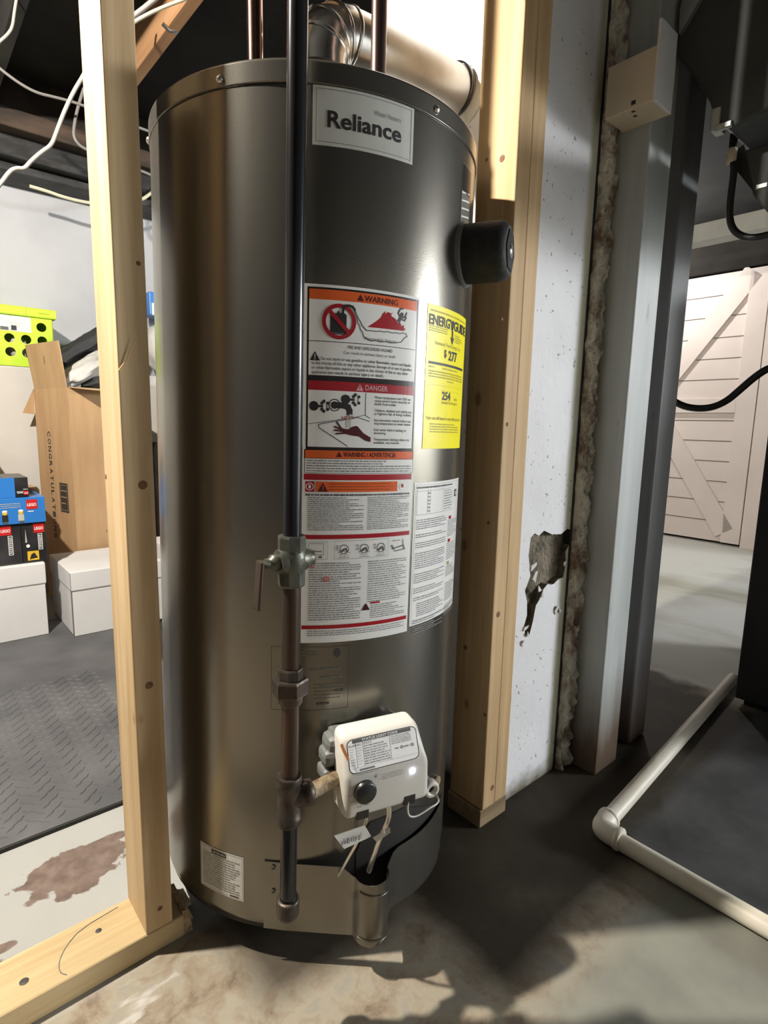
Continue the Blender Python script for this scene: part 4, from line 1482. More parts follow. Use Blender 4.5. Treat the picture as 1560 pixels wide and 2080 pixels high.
st_ = Print(plane_fn(vp(-0.0745, 0.3295, 0.3220), sxd, (vp(0, 0.3185, 0.3420) - vp(0, 0.338, 0.293)).normalized()), None, 0.0008)
st_.poly([(-0.004, 0.016), (0.000, 0.017), (0.002, 0.010), (0.007, -0.004), (0.004, -0.006), (-0.001, 0.006)], 'rust', 0)
st_.build('rust_streak', gvo)

# pilot tubes, wires, paper tag
m2 = MB()
m2.tube([vp(-0.034, 0.322, 0.234), vp(-0.036, 0.322, 0.213), vp(-0.045, 0.318, 0.185), vp(-0.055, 0.302, 0.145), vp(-0.056, 0.275, 0.10)], 0.0022, 'silver', 10, 2)
m2.build('pilot_tube', gvo)
m2 = MB()
m2.tube([vp(-0.004, 0.318, 0.236), vp(0.000, 0.320, 0.220), vp(0.0, 0.318, 0.200), vp(-0.010, 0.308, 0.165), vp(-0.012, 0.285, 0.10)], 0.0040, 'silver', 12, 2)
m2.build('burner_tube', gvo)
m2 = MB()
m2.tube([vp(0.0215, 0.335, 0.2360), vp(0.019, 0.337, 0.226), vp(0.022, 0.337, 0.214), vp(0.032, 0.337, 0.210), vp(0.045, 0.336, 0.212), vp(0.058, 0.334, 0.215), vp(0.072, 0.330, 0.214), vp(0.082, 0.320, 0.212), vp(0.088, 0.296, 0.205)], 0.0013, 'cable_wire', 8, 2)
m2.build('white_wire', gvo)
m2 = MB()
q = [vp(-0.086, 0.328, 0.212), vp(-0.0425, 0.330, 0.2155), vp(-0.030, 0.326, 0.192), vp(-0.070, 0.326, 0.186)]
m2.prism([q[0], q[1], q[2], q[3]], VD * 0.0008, 'paper_matt')
xd = (q[1] - q[0]).normalized()
yd = (q[0] - q[3])
yd = (yd - xd * yd.dot(xd)).normalized()
if xd.cross(yd).dot(VD) < 0:
    yd = -yd
tg = Print(plane_fn(q[3] + VD * 0.0016, xd, yd), None, 0.0004)
rnd = random.Random(9)
x = -0.004
for i in range(11):
    w = rnd.uniform(0.0008, 0.0018)
    tg.rect(x, 0.007 + rnd.uniform(0, 0.003), x + w, 0.016 + rnd.uniform(-0.002, 0.003), 'ink_mid', 0)
    x += w + rnd.uniform(0.0009, 0.002)
tgo = m2.build('paper_tag', gvo)
tgo['label'] = 'small paper tag with bar marks'
tg.build('tag_print', gvo)
m2 = MB()
q = [vp(-0.030, 0.330, 0.193), vp(-0.004, 0.330, 0.201), vp(-0.001, 0.327, 0.190), vp(-0.022, 0.327, 0.182)]
m2.prism(q, VD * 0.0012, 'silver')
m2.lathe([(0.003, 0), (0.0, 0.012)], 'silver', vp(-0.014, 0.331, 0.196), (0, 0, 1), 10)
m2.build('tube_bracket', gvo)

# drain valve
th = 52.5
m2 = MB()
ax = cyl_pt(th, 1, 0)
m2.lathe([(0.0105, -0.006), (0.0105, 0.014), (0.0140, 0.016), (0.0140, 0.026), (0.0122, 0.029), (0.0072, 0.029), (0.0062, 0.022), (0.0, 0.022)], 'white_plastic', cyl_pt(th, R, 0.181), cyl_pt(th - 25, 1, 0), 28)
dv = m2.build('drain_valve', heater)
dv['label'] = 'white plastic drain valve'
m2 = MB()
m2.lathe([(0.0063, 0.0225), (0.0, 0.0228)], 'black_plastic', cyl_pt(th, R, 0.181), cyl_pt(th - 25, 1, 0), 20)
m2.build('drain_opening', dv)
m2 = MB()
m2.lathe([(0.011, -0.002), (0.011, 0.008)], 'dope', cyl_pt(th + 9, R - 0.002, 0.158), cyl_pt(th, 1, 0), 18)
m2.build('drain_fitting', dv)

# ================================================================== PIPES AROUND THE HEATER
gp = thing('gas_pipe', (-0.1145, 0.650, 0.170), (0, 0, 0), 'black iron gas pipe with shutoff valve rising in front of the water heater', 'gas pipe')
GX = lambda z: 0.0155 * max(0, (z - 0.17)) / 1.05        # it leans a touch
RP = 0.0107


def g(z, dx=0, dy=0):
    return Vector((GX(z) + dx, dy, z - 0.170))


mb = MB()
mb.tube([g(0.672), g(1.4), g(2.215)], RP, 'black_iron', 28)
mb.build('riser', gp)['label'] = 'shiny black upper pipe'
mb = MB()
mb.tube([g(0.498), g(0.630)], RP, 'old_iron', 28)
mb.tube([g(0.360), g(0.478)], RP, 'old_iron', 28)
mb.build('nipple', gp)['label'] = 'rusty brown pipe lengths below the valve'
mb = MB()
mb.tube([g(0.190), g(0.318)], RP, 'black_iron', 28)
mb.build('drip_leg', gp)
mb = MB()
mb.lathe([(0.0105, -0.001), (0.0135, 0.001), (0.0148, 0.006), (0.0152, 0.024), (0.0145, 0.026), (0.011, 0.0265)], 'cast', g(0.170), seg=28)
mb.build('end_cap', gp)


def octo(mbx, o, ax, r, h, mat, seg=8, bev=0.0):
    mbx.lathe([(r * .94, 0), (r, h * .12), (r, h * .88), (r * .94, h)], mat, o, ax, seg, smooth=False)


# shutoff valve
mb = MB()
octo(mb, g(0.657), (0, 0, 1), 0.0165, 0.021, 'valve_green')
octo(mb, g(0.617), (0, 0, 1), 0.0162, 0.020, 'valve_green')
mb.lathe([(0.0145, 0), (0.0175, 0.008), (0.0185, 0.016), (0.0175, 0.024), (0.0145, 0.030)], 'valve_green', g(0.633), seg=28)
dv_ = Vector((0.80, 0.60, 0)).normalized()
mb.lathe([(0.0140, -0.018), (0.0155, -0.012), (0.0155, 0.012), (0.0125, 0.019), (0.0095, 0.024), (0.0095, 0.027)], 'valve_green', g(0.648), dv_, 20)
sv_ = mb.build('shutoff_valve', gp)
mb = MB()
mb.lathe([(0.0090, 0.017), (0.0100, 0.020), (0.0095, 0.026), (0.0060, 0.028), (0.0060, 0.034)], 'valve_green', g(0.648), -dv_, 18)
hp = g(0.650) - dv_ * 0.030
dn = Vector((-0.06, -0.10, -1)).normalized()
sd_ = Vector((dv_.y, -dv_.x, 0)).normalized()
a = hp
b = hp - dv_ * 0.010 + Vector((0, 0, 0.002))
e = b + dn * 0.056
w = 0.0078
mb.hexa([a - sd_ * w - Vector((0, 0, .004)), b - sd_ * w - Vector((0, 0, .004)), b + sd_ * w - Vector((0, 0, .004)), a + sd_ * w - Vector((0, 0, .004)), a - sd_ * w, b - sd_ * w, b + sd_ * w, a + sd_ * w], 'valve_green', 0.0012)
nrm = dv_
mb.hexa([e - sd_ * w - nrm * .002, e + sd_ * w - nrm * .002, e + sd_ * w + nrm * .002, e - sd_ * w + nrm * .002,
         b - sd_ * w - nrm * .002, b + sd_ * w - nrm * .002, b + sd_ * w + nrm * .002, b - sd_ * w + nrm * .002], 'old_iron', 0.0016)
mb.build('lever_handle', sv_)
# union
mb = MB()
octo(mb, g(0.499), (0, 0, 1), 0.0155, 0.015, 'cast', 8)
octo(mb, g(0.480), (0, 0, 1), 0.0225, 0.021, 'cast', 6)
mb.lathe([(0.0120, -0.016), (0.0150, -0.012), (0.0160, 0.0)], 'cast', g(0.482), seg=24)
mb.build('union', gp)
# tee
mb = MB()
mb.lathe([(0.0158, 0), (0.0165, 0.002), (0.0165, 0.010), (0.0148, 0.012), (0.0148, 0.052), (0.0165, 0.054), (0.0165, 0.062), (0.0155, 0.065)], 'cast', g(0.306), seg=28)
bd = Vector((math.cos(math.radians(TV)), math.sin(math.radians(TV)), 0))
mb.lathe([(0.0145, 0.0), (0.0145, 0.018), (0.0165, 0.020), (0.0165, 0.029), (0.0120, 0.031)], 'cast', g(0.340), bd, 24)
mb.build('tee', gp)
mb = MB()
VL = vp(-0.066, 0.300, 0.2760)
tgt = BASE + E1 * VL.x + E2 * VL.y + AX * VL.z - Vector((-0.1145, 0.650, 0.170))
src = g(0.340) + bd * 0.028
mb.tube([src, tgt], 0.0100, 'dope', 18)
mb.build('branch_nipple', gp)['label'] = 'short branch with cream thread sealant'

for (px, py, y, mat, nm, lab) in ((518, 60, 0.95, 'copper', 'copper_pipe', 'shiny copper water pipe left of the black gas pipe, rising from the heater top'),
                                   (770, 60, 0.95, 'copper_dull', 'copper_pipe', 'dull brown copper pipe in front of the flue elbow, rising from the heater top')):
    P = on_y(px, py, y)
    mb = MB()
    mb.lathe([(0.0118, 0), (0.0118, 2.205 - 1.226)], mat, (0, 0, 0), seg=28)
    o = mb.build(nm, None, (P.x, P.y, 1.226))
    tag(o, lab, 'water pipe')
    m2 = MB()
    m2.lathe([(0.0142, 0.0), (0.0142, 0.03), (0.0122, 0.033)], mat, (0, 0, 0.004), seg=24)
    m2.build('coupling', o)

# flue vent
TC = BASE + AX * 1.2
fu, fnn = TC.dot(UV), TC.dot(NV)
fv = thing('flue_vent', wall(fu, fnn, 1.226), RW, 'galvanised flue elbow and pipe running from the heater top into the chimney', 'flue pipe')
mb = MB()
mb.lathe([(0.039, 0.0), (0.039, 0.165)], 'vent', seg=40, cap=False)
mb.build('flue_stub', fv)['label'] = 'pale upright flue stub'
mb = MB()
mb.lathe([(0.0405, 0.140), (0.0425, 0.143), (0.0425, 0.155), (0.0405, 0.158)], 'galv', seg=40, cap=False)
RE = 0.047
path = [(0, 0, 0.150), (0, 0, 0.172)]
K = 0.052
gores = []
for a in (0, 22, 45, 67, 90):
    aa = math.radians(a)
    gores.append(Vector((K - K * math.cos(aa), 0, 0.156 + K * math.sin(aa))))
gores.append(Vector((0.105, 0, 0.213)))
mb.tube([(0, 0, 0.138)] + gores, RE, 'galv', 40, cap=False)
for gp_, d in zip(gores[1:-1], (22, 45, 67, 90)):
    aa = math.radians(d)
    mb.lathe([(RE + .0002, -0.004), (RE + 0.0024, 0), (RE + .0002, 0.004)], 'galv', gp_, (math.sin(aa), 0, math.cos(aa)), 40, cap=False)
mb.build('elbow', fv)
LEN = 0.925 - fu
mb = MB()
mb.tube([(0.085, 0, 0.212), (LEN + 0.01, 0.012, 0.240)], 0.0445, 'vent', 40, cap=False)
mb.build('vent_pipe', fv)
mb = MB()
axv = (Vector((LEN, 0.012, 0.240)) - Vector((0.085, 0, 0.212))).normalized()
mb.lathe([(0.0450, -0.020), (0.0480, -0.019), (0.0480, -0.011), (0.0450, -0.010)], 'black_iron', (LEN - 0.006, 0.012, 0.240), axv, 40, cap=False)
mb.build('collar', fv)['label'] = 'dark collar where the pipe meets the chimney'
mb = MB()
mb.lathe([(0.047, -0.008), (0.062, -0.006), (0.068, -0.001)], 'flake', (LEN - 0.0005, 0.012, 0.240), (1, 0, 0), 40, cap=False)
mb.build('plaster_ring', fv)

# ================================================================== RIGHT SIDE
jb = thing('junction_box', wall(1.110, 0.548, 1.405), RW, 'cream electrical junction box high on the grey doorway post', 'junction box')
mb = MB()
mb.box((0, 0, 0.0), (0.075, 0.097, 0.092), 'cream_metal', 0.002)
mb.build('box_body', jb)
mb = MB()
mb.box((-0.008, -0.006, -0.006), (0.058, 0.0, 0.128), 'white_card', 0.001)
mb.build('cover_plate', jb)
mb = MB()
for (x, y, z) in ((0.012, 0.045, -0.0008), (0.03, 0.05, -0.0008)):
    mb.lathe([(0.004, 0), (0.0, 0.0003)], 'black', (x, y, 0.0), (0, 0, -1), 12)
mb.box((-0.0006, 0.036, 0.006), (0.001, 0.044, 0.013), 'black')
mb.build('knockout', jb)

# furnace
fz0 = 0.02
fr = thing('furnace', wall(1.845, 0.0, 0.0), RW, 'black furnace cabinet at the right edge behind the white drain pipe', 'furnace')
mb = MB()
mb.box((0, 0.09, fz0), (0.62, 0.505, 0.945), 'furnace', 0.004)
mb.build('cabinet', fr)
mb = MB()
mb.box((0.012, 0.10, 0.945), (0.60, 0.495, 1.20), 'furnace_up', 0.004)
mb.build('upper_cabinet', fr)
mb = MB()
mb.box((0.02, 0.11, 0.0), (0.60, 0.485, fz0), 'black_plastic')
mb.build('plinth', fr)
mb = MB()
mb.box((-0.0008, 0.10, 0.93), (0.002, 0.50, 0.948), 'black')
mb.build('seam', fr)

# dark ductwork overhead, passing in front of the doorway posts
DUX = 1.255
out = [on_u(px, py, DUX) for px, py in ((1400, -60), (1408, 0), (1385, 55), (1373, 80), (1376, 115), (1412, 160), (1440, 205), (1450, 238), (1480, 262), (1560, 220))]
out = [(q.y, q.z) for q in out]
out += [(0.22, out[-1][1] + 0.03), (0.08, out[-1][1] + 0.05), (0.08, 2.10), (out[0][0], 2.10)]
mb = MB()
mb.prism([(0, y, z) for y, z in out], (1.0, 0, 0), 'duct', 0.005)
o = mb.build('supply_duct', None, wall(DUX, 0, 0), RW)
tag(o, 'big dark ceiling duct filling the upper right corner', 'duct')
m2 = MB()
fe = [on_u(px, py, DUX - 0.012) for px, py in ((1378, 68), (1380, 20), (1392, -30), (1440, -30), (1418, 2), (1396, 42))]
m2.prism([(-0.012, q.y, q.z) for q in fe], (0.03, 0, 0), 'duct_light', 0.0015)
m2.build('foil_edge', o)['label'] = 'pale foil edge'
m2 = MB()
q = on_u(1452, 232, DUX)
m2.box((-0.004, q.y - 0.012, q.z - 0.030), (0.03, q.y + 0.006, q.z + 0.010), 'duct_light', 0.002)
m2.box((-0.006, q.y - 0.034, q.z - 0.034), (0.004, q.y - 0.004, q.z - 0.022), 'duct_light', 0.002)
m2.build('duct_clip', o)
PUX = 1.34
pl_ = [on_u(px, py, PUX) for px, py in ((1497, 288), (1508, 300), (1520, 360), (1528, 395), (1560, 433))]
pl_ = [(q.y, q.z) for q in pl_]
zt = min(pl_[0][1], 1.364)
pl_[0] = (pl_[0][0], zt)
pl_ += [(0.11, pl_[-1][1]), (0.11, zt)]
mb = MB()
mb.prism([(0, y, z) for y, z in pl_], (0.50, 0, 0), 'duct', 0.004)
o = mb.build('furnace_plenum', None, wall(PUX, 0, 0), RW)
tag(o, 'dented grey sheet-metal plenum below the big dark duct', 'duct')
m2 = MB()
q0, q1 = on_u(1527, 384, PUX), on_u(1560, 378, PUX)
m2.box((-0.002, q1.y, q0.z - 0.004), (0.004, q0.y - 0.006, q0.z + 0.006), 'duct_light', 0.0015)
m2.build('seam_strip', o)

mb = MB()
cp = [on_u(*q, 1.325) for q in ((1490, 285), (1490, 330), (1491, 350), (1484, 400), (1481, 440), (1488, 466), (1506, 480), (1530, 484), (1565, 476))]
c0_ = cp[0].copy()
mb.tube([c - c0_ for c in cp[1:]], 0.0066, 'cable_black', 14, 2)
o = mb.build('hanging_cable', None, wall(*c0_), RW)
tag(o, 'black cable with a tan connector hanging below the duct', 'cable')
m2 = MB()
m2.lathe([(0.007, -0.02), (0.0075, 0.012)], 'black_iron', (0, 0, 0), (0, 0, 1), 14)
m2.lathe([(0.0082, -0.042), (0.0090, -0.038), (0.0090, -0.018), (0.0075, -0.015)], 'cream_metal', (0, 0, 0), (0, 0, 1), 14)
m2.build('connector', o)

mb = MB()
hpz = [on_u(*q, 1.90) for q in ((1345, 795), (1372, 818), (1400, 829), (1440, 830), (1475, 816), (1505, 790), (1530, 768), (1556, 750), (1575, 745))]
c0_ = hpz[-1].copy()
mb.tube([c - c0_ for c in hpz], 0.0105, 'cable_black', 16, 2)
o = mb.build('drain_hose', None, wall(*c0_), RW)
tag(o, 'thick black hose curving to the furnace in front of the white plank door', 'hose')

# drain pipe on the floor
dp = thing('drain_pipe', wall(1.005, 0.478, 0.0), RW, 'white plastic drain pipe with an elbow lying on the dark floor', 'pipe')
RPV = 0.0168
mb = MB()
mb.tube([(0.02, 0.002, RPV), (0.995, 0.080, RPV)], RPV, 'pvc', 24)
mb.build('pipe_length', dp)
mb = MB()
mb.tube([(0.0, -0.02, RPV), (0.004, -0.70, RPV)], RPV, 'pvc', 24)
mb.build('pipe_length', dp)
mb = MB()
RF = 0.0205
mb.tube([(0.042, 0.0032, RF), (0.026, 0.0020, RF), (0.012, 0.000, RF), (0.004, -0.004, RF), (0.0005, -0.012, RF), (0.0, -0.026, RF), (0.0, -0.042, RF)], RF, 'pvc', 24, 1)
mb.lathe([(RF, 0), (RF + .0018, .002), (RF + .0018, .008), (RF, .010)], 'pvc', (0.0, -0.034, RF), (0, -1, 0), 24)
mb.lathe([(RF, 0), (RF + .0018, .002), (RF + .0018, .008), (RF, .010)], 'pvc', (0.034, 0.0025, RF), (1, 0.05, 0), 24)
mb.build('elbow_fitting', dp)

# ================================================================== LEFT ROOM THINGS
mt = thing('floor_mat', wall(-1.0, 1.177, 0.0), RW, 'dark grey diamond-plate rubber mat on the floor of the left room', 'mat')
mb = MB()
mb.box((-1.4, 0.0, 0.0), (1.62, 1.32, 0.009), 'rubber', 0.0015)
for k, (s, r0) in enumerate(((1, 0), (-1, 0))):
    pass
cols, rows = 0, 0
stp = 0.034
j = 0
y = 0.03
while y < 0.72:
    x = 0.62 + (stp / 2 if j % 2 else 0)
    i = 0
    while x < 1.42:
        ang = math.radians(45 if (i + j) % 2 else -45)
        c, s = math.cos(ang), math.sin(ang)
        L, Wd, hh = 0.0150, 0.0042, 0.0022
        top = []
        q = [(-L, 0), (0, -Wd), (L, 0), (0, Wd)]
        vs = [(x + a * c - b * s, y + a * s + b * c, 0.0090) for a, b in q] + [(x + a * .55 * c - b * .5 * s, y + a * .55 * s + b * .5 * c, 0.0090 + hh) for a, b in q]
        mb.add(vs, [[4, 5, 6, 7]] + [[k, (k + 1) % 4, 4 + (k + 1) % 4, 4 + k] for k in range(4)], 'rubber', False)
        x += stp
        i += 1
    y += stp / 2
    j += 1
mb.build('mat_sheet', mt)
mb = MB()
mb.box((-1.4, -0.006, 0.0), (1.62, 0.0, 0.0085), 'rubber_edge', 0.001)
mb.build('mat_edge', mt)


def file_box(u0, n0, w, d, h, lid, label, rot=0.0):
    t = thing('file_box', wall(u0, n0, 0.0095), (0, 0, ANG + rot), label, 'storage box', 'white file boxes on the mat')
    mb = MB()
    mb.box((0.004, 0.004, 0.0), (w - 0.004, d - 0.004, h - 0.01), 'white_card', 0.002)
    mb.build('box_body', t)
    mb = MB()
    mb.box((0, 0, h - lid), (w, d, h), 'white_card', 0.004, 2)
    mb.build('lid', t)
    mb = MB()
    mb.box((-0.0004, 0.004, 0.0), (0.004, 0.0048, h - lid), 'cable_grey')
    mb.box((-0.0006, -0.0006, h - lid + .004), (0.0005, 0.0006, h - .004), 'cable_grey')
    mb.build('corner_seam', t)
    return t


file_box(-0.04, 2.32, 0.427, 0.36, 0.272, 0.078, 'white lidded file box under the toy cartons at the left edge')
file_box(0.446, 2.23, 0.33, 0.355, 0.244, 0.072, 'white lidded file box in front of the tall cardboard box')
file_box(0.845, 2.34, 0.33, 0.27, 0.262, 0.075, 'white lidded file box glimpsed between the left stud and the heater')

ZT = 0.0095 + 0.272 + 0.001


def carton(u0, u1, n0, n1, z0, z1, mat, label, name='toy_carton', group=None):
    mb = MB()
    mb.box((0, 0, 0), (u1 - u0, n1 - n0, z1 - z0), mat, 0.0015)
    o = mb.build(name, None, wall(u0, n0, z0), RW)
    return tag(o, label, 'toy box', group)


def brick_logo(pr_, x, y, s):
    pr_.rect(x, y, x + s, y + s, 'brightred', 1)
    pr_.text('LEGO', x + s / 2, y + s * .32, s * .42, 'white_ink', 2, 0.03, fit=s * .82, center=True)


FR = lambda z: plane_fn((0, -0.0004, 0), (1, 0, 0), (0, 0, 1))
b1 = carton(0.06, 0.322, 2.345, 2.53, ZT, ZT + 0.146, 'lego_black', 'black toy carton with a helmet picture, left one standing on the white file box')
b2 = carton(0.3235, 0.400, 2.345, 2.53, ZT, ZT + 0.146, 'lego_black', 'black toy carton with a yellow picture patch, right one standing on the white file box')
p = Print(FR(0))
x = 0.322 - 0.06
brick_logo(p, x - 0.062, 0.108, 0.034)
p.frame(x - 0.040, 0.035, x - 0.026, 0.105, 0.002, 'white_ink', 1)
p.lines(x - 0.037, 0.040, x - 0.029, 0.100, 9, 'white_ink', 1, 0.6, 301, 0)
p.poly([(x - 0.128, 0.075), (x - 0.126, 0.112), (x - 0.105, 0.132), (x - 0.082, 0.120), (x - 0.078, 0.085), (x - 0.098, 0.072)], 'silver_label', 0)
p.poly([(x - 0.112, 0.006), (x - 0.100, 0.030), (x - 0.085, 0.026), (x - 0.070, 0.008)], 'decal_grey', 0)
p.build('front_print', b1)
p = Print(FR(0))
brick_logo(p, 0.038, 0.108, 0.034)
p.frame(0.050, 0.045, 0.064, 0.105, 0.002, 'white_ink', 1)
p.lines(0.053, 0.050, 0.061, 0.100, 8, 'white_ink', 1, 0.6, 302, 0)
p.rect(0.014, 0.008, 0.050, 0.042, 'skin_yellow', 0)
p.poly([(0.020, 0.012), (0.046, 0.016), (0.036, 0.036), (0.026, 0.030)], 'black', 1)
p.disc(0.018, 0.062, 0.006, 'white_ink', 1)
p._poly([(0.010, 0.075), (0.016, 0.075), (0.013, 0.125)], 'silver_label', 1)
p.build('front_print', b2)
z1 = ZT + 0.147
b3 = carton(-0.02, 0.402, 2.335, 2.55, z1, z1 + 0.092, 'lego_blue', 'blue toy carton with a red logo, lying on the black toy cartons')
p = Print(FR(0))
x = 0.422
brick_logo(p, x - 0.058, 0.050, 0.034)
p.text('60246', x - 0.055, 0.040, 0.008, 'white_ink', 1, 0.01) if False else p.lines(x - 0.055, 0.039, x - 0.036, 0.045, 1, 'white_ink', 1, 0.6, 310, 0)
p.rect(0.15, 0.056, x - 0.070, 0.072, 'pouch', 0) if False else p.lines(0.15, 0.056, x - 0.075, 0.076, 3, 'silver_label', 1, 0.35, 311, 0.2)
for xx, c1 in ((0.298, 'black'), (0.346, 'silver_label')):
    p.rect(xx - 0.009, 0.010, xx + 0.009, 0.034, c1, 1)
    p.disc(xx, 0.041, 0.0075, 'skin_yellow', 1)
    p.disc(xx, 0.047, 0.008, 'white_ink', 2, ry=0.004)
    p.rect(xx - 0.008, 0.004, xx + 0.008, 0.011, 'ink_mid', 1)
p.build('front_print', b3)
z2 = z1 + 0.093
b4 = carton(0.02, 0.356, 2.345, 2.52, z2, z2 + 0.070, 'lego_black', 'black and blue toy carton on top of the pile at the left edge')
p = Print(FR(0))
p.rect(0.0, 0.0, 0.295, 0.070, 'lego_blue', 0)
p.text('TECHNIC', 0.300, 0.014, 0.010, 'white_ink', 1, 0.03, fit=0.020)
brick_logo(p, 0.321, 0.008, 0.014)
p.lines(0.32, 0.026, 0.334, 0.030, 1, 'white_ink', 1, 0.5, 320, 0)
p.build('front_print', b4)

mb = MB()
mb.box((0, 0, 0), (0.34, 0.16, 0.245), 'cardboard', 0.003)
o = mb.build('carton', None, wall(0.085, 2.553, ZT), RW)
tag(o, 'plain brown carton half hidden behind the toy cartons', 'cardboard box')
m2 = MB()
m2.prism([(0.335, 0.0, 0.244), (0.285, 0.0, 0.246), (0.282, -0.06, 0.256), (0.322, -0.05, 0.258)], (0, 0, 0.003), 'cardboard_in')
m2.build('flap', o)
m2 = MB()
mb = MB()
mb.box((0, 0, 0), (0.22, 0.2, 0.42), 'cardboard', 0.003)
o = mb.build('carton', None, wall(0.075, 2.735, ZT), RW)
tag(o, 'brown carton with an open flap behind the toy pile at the left edge', 'cardboard box')
m2.prism([(0.0, 0.0, 0.42), (0.20, 0.0, 0.42), (0.235, -0.09, 0.375), (0.0, -0.09, 0.375)], (0, 0.001, 0.003), 'cardboard_in')
m2.build('flap', o)

# tall open cardboard box
DIRB = math.atan2(0.071, 0.296)                 # turned a little against the wall
cb = thing('cardboard_box', wall(0.556, 2.600, 0.0), (0, 0, ANG + DIRB), 'tall open cardboard box with lettering, standing behind the white file box', 'cardboard box')
BW, BD, BH = 0.265, 0.30, 0.925
th_ = 0.004
mb = MB()
mb.box((0, 0, 0), (BW, BD, 0.006), 'cardboard')
mb.box((0, 0, 0), (th_, BD, BH), 'cardboard', 0.001)
mb.box((BW - th_, 0, 0), (BW, BD, BH), 'cardboard', 0.001)
mb.box((th_, 0, 0), (BW - th_, th_, BH), 'cardboard', 0.001)
mb.box((th_, BD - th_, 0), (BW - th_, BD, BH), 'cardboard', 0.001)
mb.build('box_body', cb)
m2 = MB()
m2.prism([(0.0, 0.008, BH), (0.0, BD - 0.008, BH), (-0.022, BD - 0.002, BH + 0.18), (-0.022, 0.004, BH + 0.18)], (0.003, 0, 0), 'cardboard')
m2.build('side_flap', cb)
m2 = MB()
m2.prism([(0.004, 0.0, BH), (BW - 0.004, 0.0, BH), (BW + 0.01, -0.10, BH - 0.010), (0.055, -0.10, BH - 0.010)], (0, 0, 0.003), 'cardboard_in')
m2.build('front_flap', cb)
m2 = MB()
m2.prism([(-0.001, BD - 0.006, BH), (-0.001, BD - 0.006, BH - 0.005), (-0.052, BD - 0.006, BH - 0.105), (-0.006, BD - 0.006, BH - 0.110)], (0, 0.003, 0), 'cardboard')
m2.build('back_flap', cb)
fn = plane_fn((-0.0004, BD, 0), (0, -1, 0), (0, 0, 1))
p = Print(lambda x, y, l: fn(x, y, l))
ly = Print(plane_fn((-0.0004, 0.198, 0.745), (0, 0, -1), (0, -1, 0)))
for i, ch in enumerate('CONGRATULATIONS'):
    ly.text(ch, i * 0.0315, 0.0, 0.036, 'decal_dark', 0, 0.03, fit=0.024)
ly.build('lettering', cb)
p.rect(0.178, 0.405, 0.248, 0.53, 'decal_dark', 0)
p.frame(0.184, 0.413, 0.242, 0.522, 0.0015, 'cardboard', 1)
p.lines(0.189, 0.430, 0.238, 0.510, 3, 'cardboard', 1, 0.16, 330, 0.3)
p.line([(0.146, 1.045 - .09), (0.150, 1.03 - .09), (0.142, 1.02 - .09), (0.146, 1.005 - .09), (0.152, 1.015 - .09), (0.143, 1.03 - .09), (0.149, 1.045 - .09)], 0.0016, 'decal_dark', 0) if False else None
p.build('print_patch', cb)
f8 = Print(plane_fn((-0.0135, BD - 0.150, BH + 0.105), (0, -1, 0), (-0.12, 0, 1)))
f8.line([(0.004, 0.022), (-0.004, 0.013), (0.005, 0.004), (0.0, -0.010), (-0.006, -0.001), (0.005, 0.013), (0.004, 0.022)], 0.0015, 'decal_dark', 0)
f8.build('flap_mark', cb)

# clothes piled in the box
for (px, py, nn, rr, tilt, m_, sd, lab) in (
        (178, 748, 2.72, (0.150, 0.085, 0.040), -34, 'cloth_white', 2.0, 'crumpled grey-white garment sticking out of the tall open cardboard box'),
        (205, 775, 2.69, (0.085, 0.055, 0.034), -20, 'cloth_black', 5.0, 'black cloth lying low at the rim of the tall cardboard box'),
        (172, 700, 2.86, (0.200, 0.070, 0.036), -36, 'cloth_black', 8.0, 'black jacket draped over the grey-white garment')):
    q = on_n(px, py, nn)
    mb = MB()
    mb.blob((0, 0, 0), rr, m_, sd, 0.22, 1.9, 48, 28)
    o = mb.build('garment', None, wall(*q), (0.0, math.radians(tilt), ANG + DIRB))
    tag(o, lab, 'clothes')
mb = MB()
mb.blob((0, 0, 0), (0.17, 0.09, 0.085), 'cloth_black', 11.0, 0.2, 2.4)
o = mb.build('bag', None, wall(0.815, 3.13, 1.095), RW)
tag(o, 'black bag on the wall ledge, right of the green crate', 'bag')
mb = MB()
mb.blob((0, 0, 0), (0.15, 0.085, 0.145), 'cloth_white', 15.0, 0.12, 2.0)
o = mb.build('plastic_bag', None, wall(1.19, 3.13, 1.175), RW)
tag(o, 'white plastic bag on the wall ledge, in the gap left of the heater', 'bag')
mb = MB()
mb.blob((0, 0, 0), (0.13, 0.07, 0.145), 'cloth_black', 19.0, 0.12, 2.0)
o = mb.build('bag', None, wall(1.13, 2.84, 0.845), RW)
tag(o, 'dark bag under the white plastic bag in the gap left of the heater', 'bag')
mb = MB()
mb.box((0, 0, 0), (0.40, 0.20, 0.69), 'black_joist', 0.004)
o = mb.build('storage_bin', None, wall(0.99, 2.74, 0.0), RW)
tag(o, 'tall dark storage bin in the shadow behind the left stud', 'storage bin')
mb = MB()
mb.box((0, 0, 0), (0.30, 0.12, 0.115), 'lego_blue', 0.004)
o = mb.build('packet', None, wall(1.06, 3.08, 1.333), RW)
tag(o, 'blue packet with pale print on the white bag, in the gap left of the heater', 'packet')
p = Print(FR(0))
p.rect(0.01, 0.0, 0.29, 0.060, 'silver_label', 0)
p.lines(0.03, 0.008, 0.27, 0.052, 3, 'ink_soft', 1, 0.4, 340, 0.2)
p.build('front_print', o)

